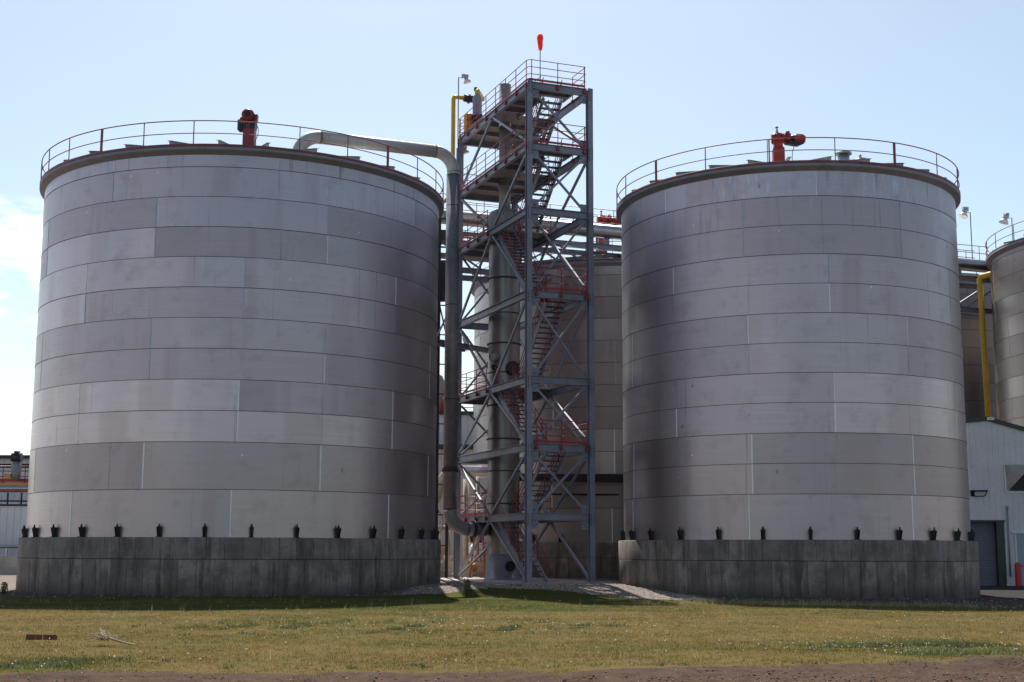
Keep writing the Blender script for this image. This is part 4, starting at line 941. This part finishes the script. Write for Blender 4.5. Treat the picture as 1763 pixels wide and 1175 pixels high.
for q in range(5): b.tube([(-.2, 73.0 + .1 * q, 5.72), (6.6, 73.6 + .1 * q, 5.72)], .04, 6)
b.part('cables', 'motor_dark', t)
b = MB(); b.bar((6.1, 73.8, G), (6.1, 73.8, 5.43), .24, .24); b.part('post', 'grey_paint', t)
gz_pipe([(.6, 73.7, 4.75), (6.4, 74.2, 4.75)], .045, 'black_iron', 'thin dark pipe under the cable tray behind the tower')
# junction box with a drooping cable on the left tank flank
t = thing('level_gauge', (-3.72, 63.4, 2.2), 'small black gauge with a looping cable at the right flank of the left tank', 'gauge')
b = MB()
for z in (2.6, 2.95, 3.25): b.box((-3.58, 63.3, z), (.16, .2, .16))
b.bar((-3.62, 63.3, 2.2), (-3.62, 63.3, 3.5), .06, .06); b.box((-3.48, 63.3, 3.5), (.3, .16, .14)); b.part('body', 'black_iron', t)
b = MB(); b.tube(curve([(-3.3, 63.3, 3.45), (-3.15, 63.3, 3.2), (-3.15, 63.3, 2.8), (-3.35, 63.3, 2.45), (-3.5, 63.3, 2.3)]), .016, 6); b.part('cable', 'black_iron', t)

# ------------------------------------------------------------------ small things in the grass
b = MB(); b.hexa([(-9.2, 26.5, gzs(-9, 26.5) - .05), (-8.62, 26.5, gzs(-8.6, 26.5) - .05), (-8.62, 26.56, 0 - .03), (-9.2, 26.56, -.03), (-9.2, 26.5, gzs(-9, 26.5) + .10), (-8.62, 26.5, gzs(-8.6, 26.5) + .09), (-8.62, 26.56, .08), (-9.2, 26.56, .10)])
b.solo('rusty_board', 'plank_rust', (-8.9, 26.53, 0), 'short rust brown board lying in the grass on the left', 'board')
t = thing('dead_branch', (-7.1, 25.2, 0), 'pale dry branch lying in the grass right of the rusty board', 'branch')
b = MB(); b.tube(curve([(-6.6, 24.65, .05), (-6.85, 24.85, .07), (-7.1, 25.0, .12), (-7.35, 25.3, .16), (-7.5, 25.5, .2)]), [.008 + .012 * math.sin(.3 + i / 25 * 2.2) for i in range(25)], 6)
b.part('stem', 'dry_wood', t)
b = MB()
for i in range(26):
    a, l_ = random.uniform(1.6, 3.6), random.uniform(.2, .5); s_ = V((-7.05 - random.random() * .35, 25.0 + random.random() * .35, .1)); e_ = s_ + V((math.cos(a) * l_, math.sin(a) * l_, random.uniform(.0, .2)))
    b.tube([s_, s_.lerp(e_, .5) + V((0, 0, .03)), e_], [.008, .006, .003], 4)
b.part('twigs', 'dry_wood', t)

# ------------------------------------------------------------------ grass, weeds, flowers, clods (uncountable)
def blades(n, mat, name, dens, hmin, hmax, wmin, wmax, ylo=18.5, yhi=50., lean=.55, label=None, mask=None, per=4, spread=.05):
    X, Yy = [], []
    tot = 0
    while tot < n:
        y = ylo + (yhi - ylo) * rng.random(60000) ** 1.25; half = y * .40 + 1
        x = (rng.random(60000) * 2 - 1) * half
        keep = rng.random(60000) < dens(x, y); x, y = x[keep], y[keep]; X.append(x); Yy.append(y); tot += len(x)
    x = np.concatenate(X)[:n]; y = np.concatenate(Yy)[:n]
    x = np.repeat(x, per) + rng.normal(0, spread, n * per); y = np.repeat(y, per) + rng.normal(0, spread, n * per); m = len(x)
    z = gz(x, y) - .01; h = rng.uniform(hmin, hmax, m) * np.repeat(rng.uniform(.6, 1.2, n), per); a = rng.uniform(0, 2 * math.pi, m); wd = rng.uniform(wmin, wmax, m)
    la = rng.uniform(0, 2 * math.pi, m); ll = h * rng.uniform(0, lean, m)
    dx, dy = np.cos(a) * wd / 2, np.sin(a) * wd / 2
    v = np.empty((m, 3, 3)); v[:, 0] = np.stack([x - dx, y - dy, z], 1); v[:, 1] = np.stack([x + dx, y + dy, z], 1); v[:, 2] = np.stack([x + np.cos(la) * ll, y + np.sin(la) * ll, z + h], 1)
    me = np_mesh(name, v.reshape(-1, 3), np.arange(m * 3).reshape(-1, 3), mat, 3)
    o = bpy.data.objects.new(name, me); COL.objects.link(o); tag(o, label, 'grass', kind='stuff'); return o
turfd = lambda x, y: smooth01(-.1, 1.1, y - dirt_edge(x) + .7 * noise2(x, y, 33, 3.3)) * (1 - gravelness(x, y) * .985)
blades(52000, 'dry_blades', 'dry_grass', lambda x, y: turfd(x, y) * (1 - .6 * greenness(x, y)) * (.35 + .65 * smooth01(-.5, .5, noise2(x, y, 31, 1.3))), .018, .05, .006, .016, label='short dry yellow turf between the soil and the tanks')
blades(46000, 'green_blades', 'green_grass', lambda x, y: np.maximum(turfd(x, y) * (.09 + .91 * greenness(x, y) ** 1.4), .012 * smooth01(-1.6, 0, y - dirt_edge(x))), .018, .055, .007, .018, label='green patches of grass and clover in the dry turf')
blades(1900, 'weed_leaves', 'leafy_weeds', lambda x, y: turfd(x, y) * (smooth01(.55, .9, greenness(x, y)) * .5 * (y < 28) + smooth01(.55, .9, noise2(x, y, 41, 3.1)) * np.exp(-((x + 3.6) / 4.6) ** 2 - ((y - 31.4) / 2.) ** 2)) + .03 * smooth01(-1.2, .2, y - dirt_edge(x)) * (y < 22) * (noise2(x, y, 42, 2.5) > .5) + .02 * gravelness(x, y) * (y < 52) , .03, .10, .025, .05, lean=1.1, per=6, spread=.06, label='low broad leaved weeds in the greener patches')
blades(1100, 'straw_blades', 'straw_tufts', lambda x, y: np.exp(-((y - (45.8 - .12 * (x - 9))) / .9) ** 2) * (x > 4) * (x < 15) + .012 * turfd(x, y), .08, .28, .006, .012, per=5, lean=.8, label='pale dry straw tufts along the shaded gravel edge')
def dots(n, dens, mat, name, label, r0, r1, h0, h1, ylo=19, yhi=50):
    X, Yy = [], []; tot = 0
    while tot < n:
        y = ylo + (yhi - ylo) * rng.random(40000) ** 1.3; x = (rng.random(40000) * 2 - 1) * (y * .40 + 1); k_ = rng.random(40000) < dens(x, y); X.append(x[k_]); Yy.append(y[k_]); tot += k_.sum()
    x = np.concatenate(X)[:n]; y = np.concatenate(Yy)[:n]; z = gz(x, y) + rng.uniform(h0, h1, n); r = rng.uniform(r0, r1, n)
    oc = np.array([(1, 0, 0), (-1, 0, 0), (0, 1, 0), (0, -1, 0), (0, 0, .6), (0, 0, -.6)]); fc = np.array([(0, 2, 4), (2, 1, 4), (1, 3, 4), (3, 0, 4), (2, 0, 5), (1, 2, 5), (3, 1, 5), (0, 3, 5)])
    oc = oc[None] * rng.uniform(.6, 1.3, (n, 6, 1))
    v = oc * r[:, None, None] + np.stack([x, y, z], 1)[:, None]; f = fc[None] + (np.arange(n) * 6)[:, None, None]
    o = bpy.data.objects.new(name, np_mesh(name, v.reshape(-1, 3), f.reshape(-1, 3), mat, 3)); COL.objects.link(o); tag(o, label, name.split('_')[-1], kind='stuff')
clover = lambda x, y: np.exp(-(((x - 7.2) / 2.4) ** 2 + ((y - 25.3) / 2.0) ** 2) ** 1.5)
dots(190, lambda x, y: clover(x, y) * turfd(x, y), 'petal_white', 'clover_flowers', 'white clover flowers in the green patch at lower right', .008, .018, .03, .07)
dots(420, lambda x, y: turfd(x, y) * (.06 + np.exp(-((x + .8) / 5.) ** 2 - ((y - 31.) / 2.5) ** 2) + .5 * np.exp(-((x + 6.8) / 1.4) ** 2 - ((y - 20.3) / .8) ** 2)), 'petal_white', 'seed_heads', 'scattered white dandelion seed heads across the turf', .008, .019, .05, .16)
dots(40, lambda x, y: turfd(x, y) * (.1 + greenness(x, y)), 'petal_yellow', 'yellow_flowers', 'a few tiny yellow flowers in the turf', .010, .018, .04, .09)
dots(6500, lambda x, y: (1 - smooth01(-.3, .5, y - dirt_edge(x))) * smooth01(-.3, .8, noise2(x, y, 21, 2.2)), 'clod', 'soil_clods', 'dark crumbly clods on the bare soil in front', .006, .028, -.012, .006, 16.5, 23.5)
dots(500, lambda x, y: (1 - smooth01(-.2, .9, y - dirt_edge(x))), 'stone_grey', 'soil_stones', 'small pale stones scattered on the bare soil', .006, .018, .0, .01, 16.5, 23.5)
dots(7000, lambda x, y: gravelness(x, y) * (.06 + .94 * ((x > -4.2) & (x < 7.2))), 'stone_grey', 'gravel_stones', 'loose pale gravel around the tank foundations', .015, .04, -.01, .012, 43, 63)

# a leafy weed growing at the foot of the gravel, left of the column
def bush(x, y, h, n, label):
    z = gzs(x, y); t = thing('tall_weed', (x, y, z), label, 'weed', 'tall weeds')
    b = MB()
    for i in range(7):
        a = random.uniform(0, 6.28); b.tube([(x, y, z - .02), (x + math.cos(a) * h * .12, y + math.sin(a) * h * .12, z + h * .5), (x + math.cos(a) * h * .28, y + math.sin(a) * h * .28, z + h * random.uniform(.75, 1.))], [.012, .008, .004], 5)
    b.part('stem', 'green_blades', t)
    b = MB()
    for i in range(n):
        q = random.random(); rad = h * .36 * (.4 + .6 * random.random()) * (1 - .5 * q); a = random.uniform(0, 6.28)
        p = V((x + math.cos(a) * rad, y + math.sin(a) * rad, z + h * (.08 + .95 * q))); d = V((random.uniform(-1, 1), random.uniform(-1, 1), random.uniform(-.3, .8))).normalized() * random.uniform(.05, .11); s_ = d.orthogonal().normalized() * .02
        k_ = b.vs([p, p + d * .5 + s_, p + d, p + d * .5 - s_]); b.face((k_, k_ + 1, k_ + 2, k_ + 3))
    b.part('leaves', 'weed_leaves', t)
bush(-1.68, 52.6, .6, 300, 'tall leafy weed at the gravel edge left of the stair tower')
bush(-19.4, 53.2, .45, 260, 'low scrubby weed against the left end of the wide foundation')
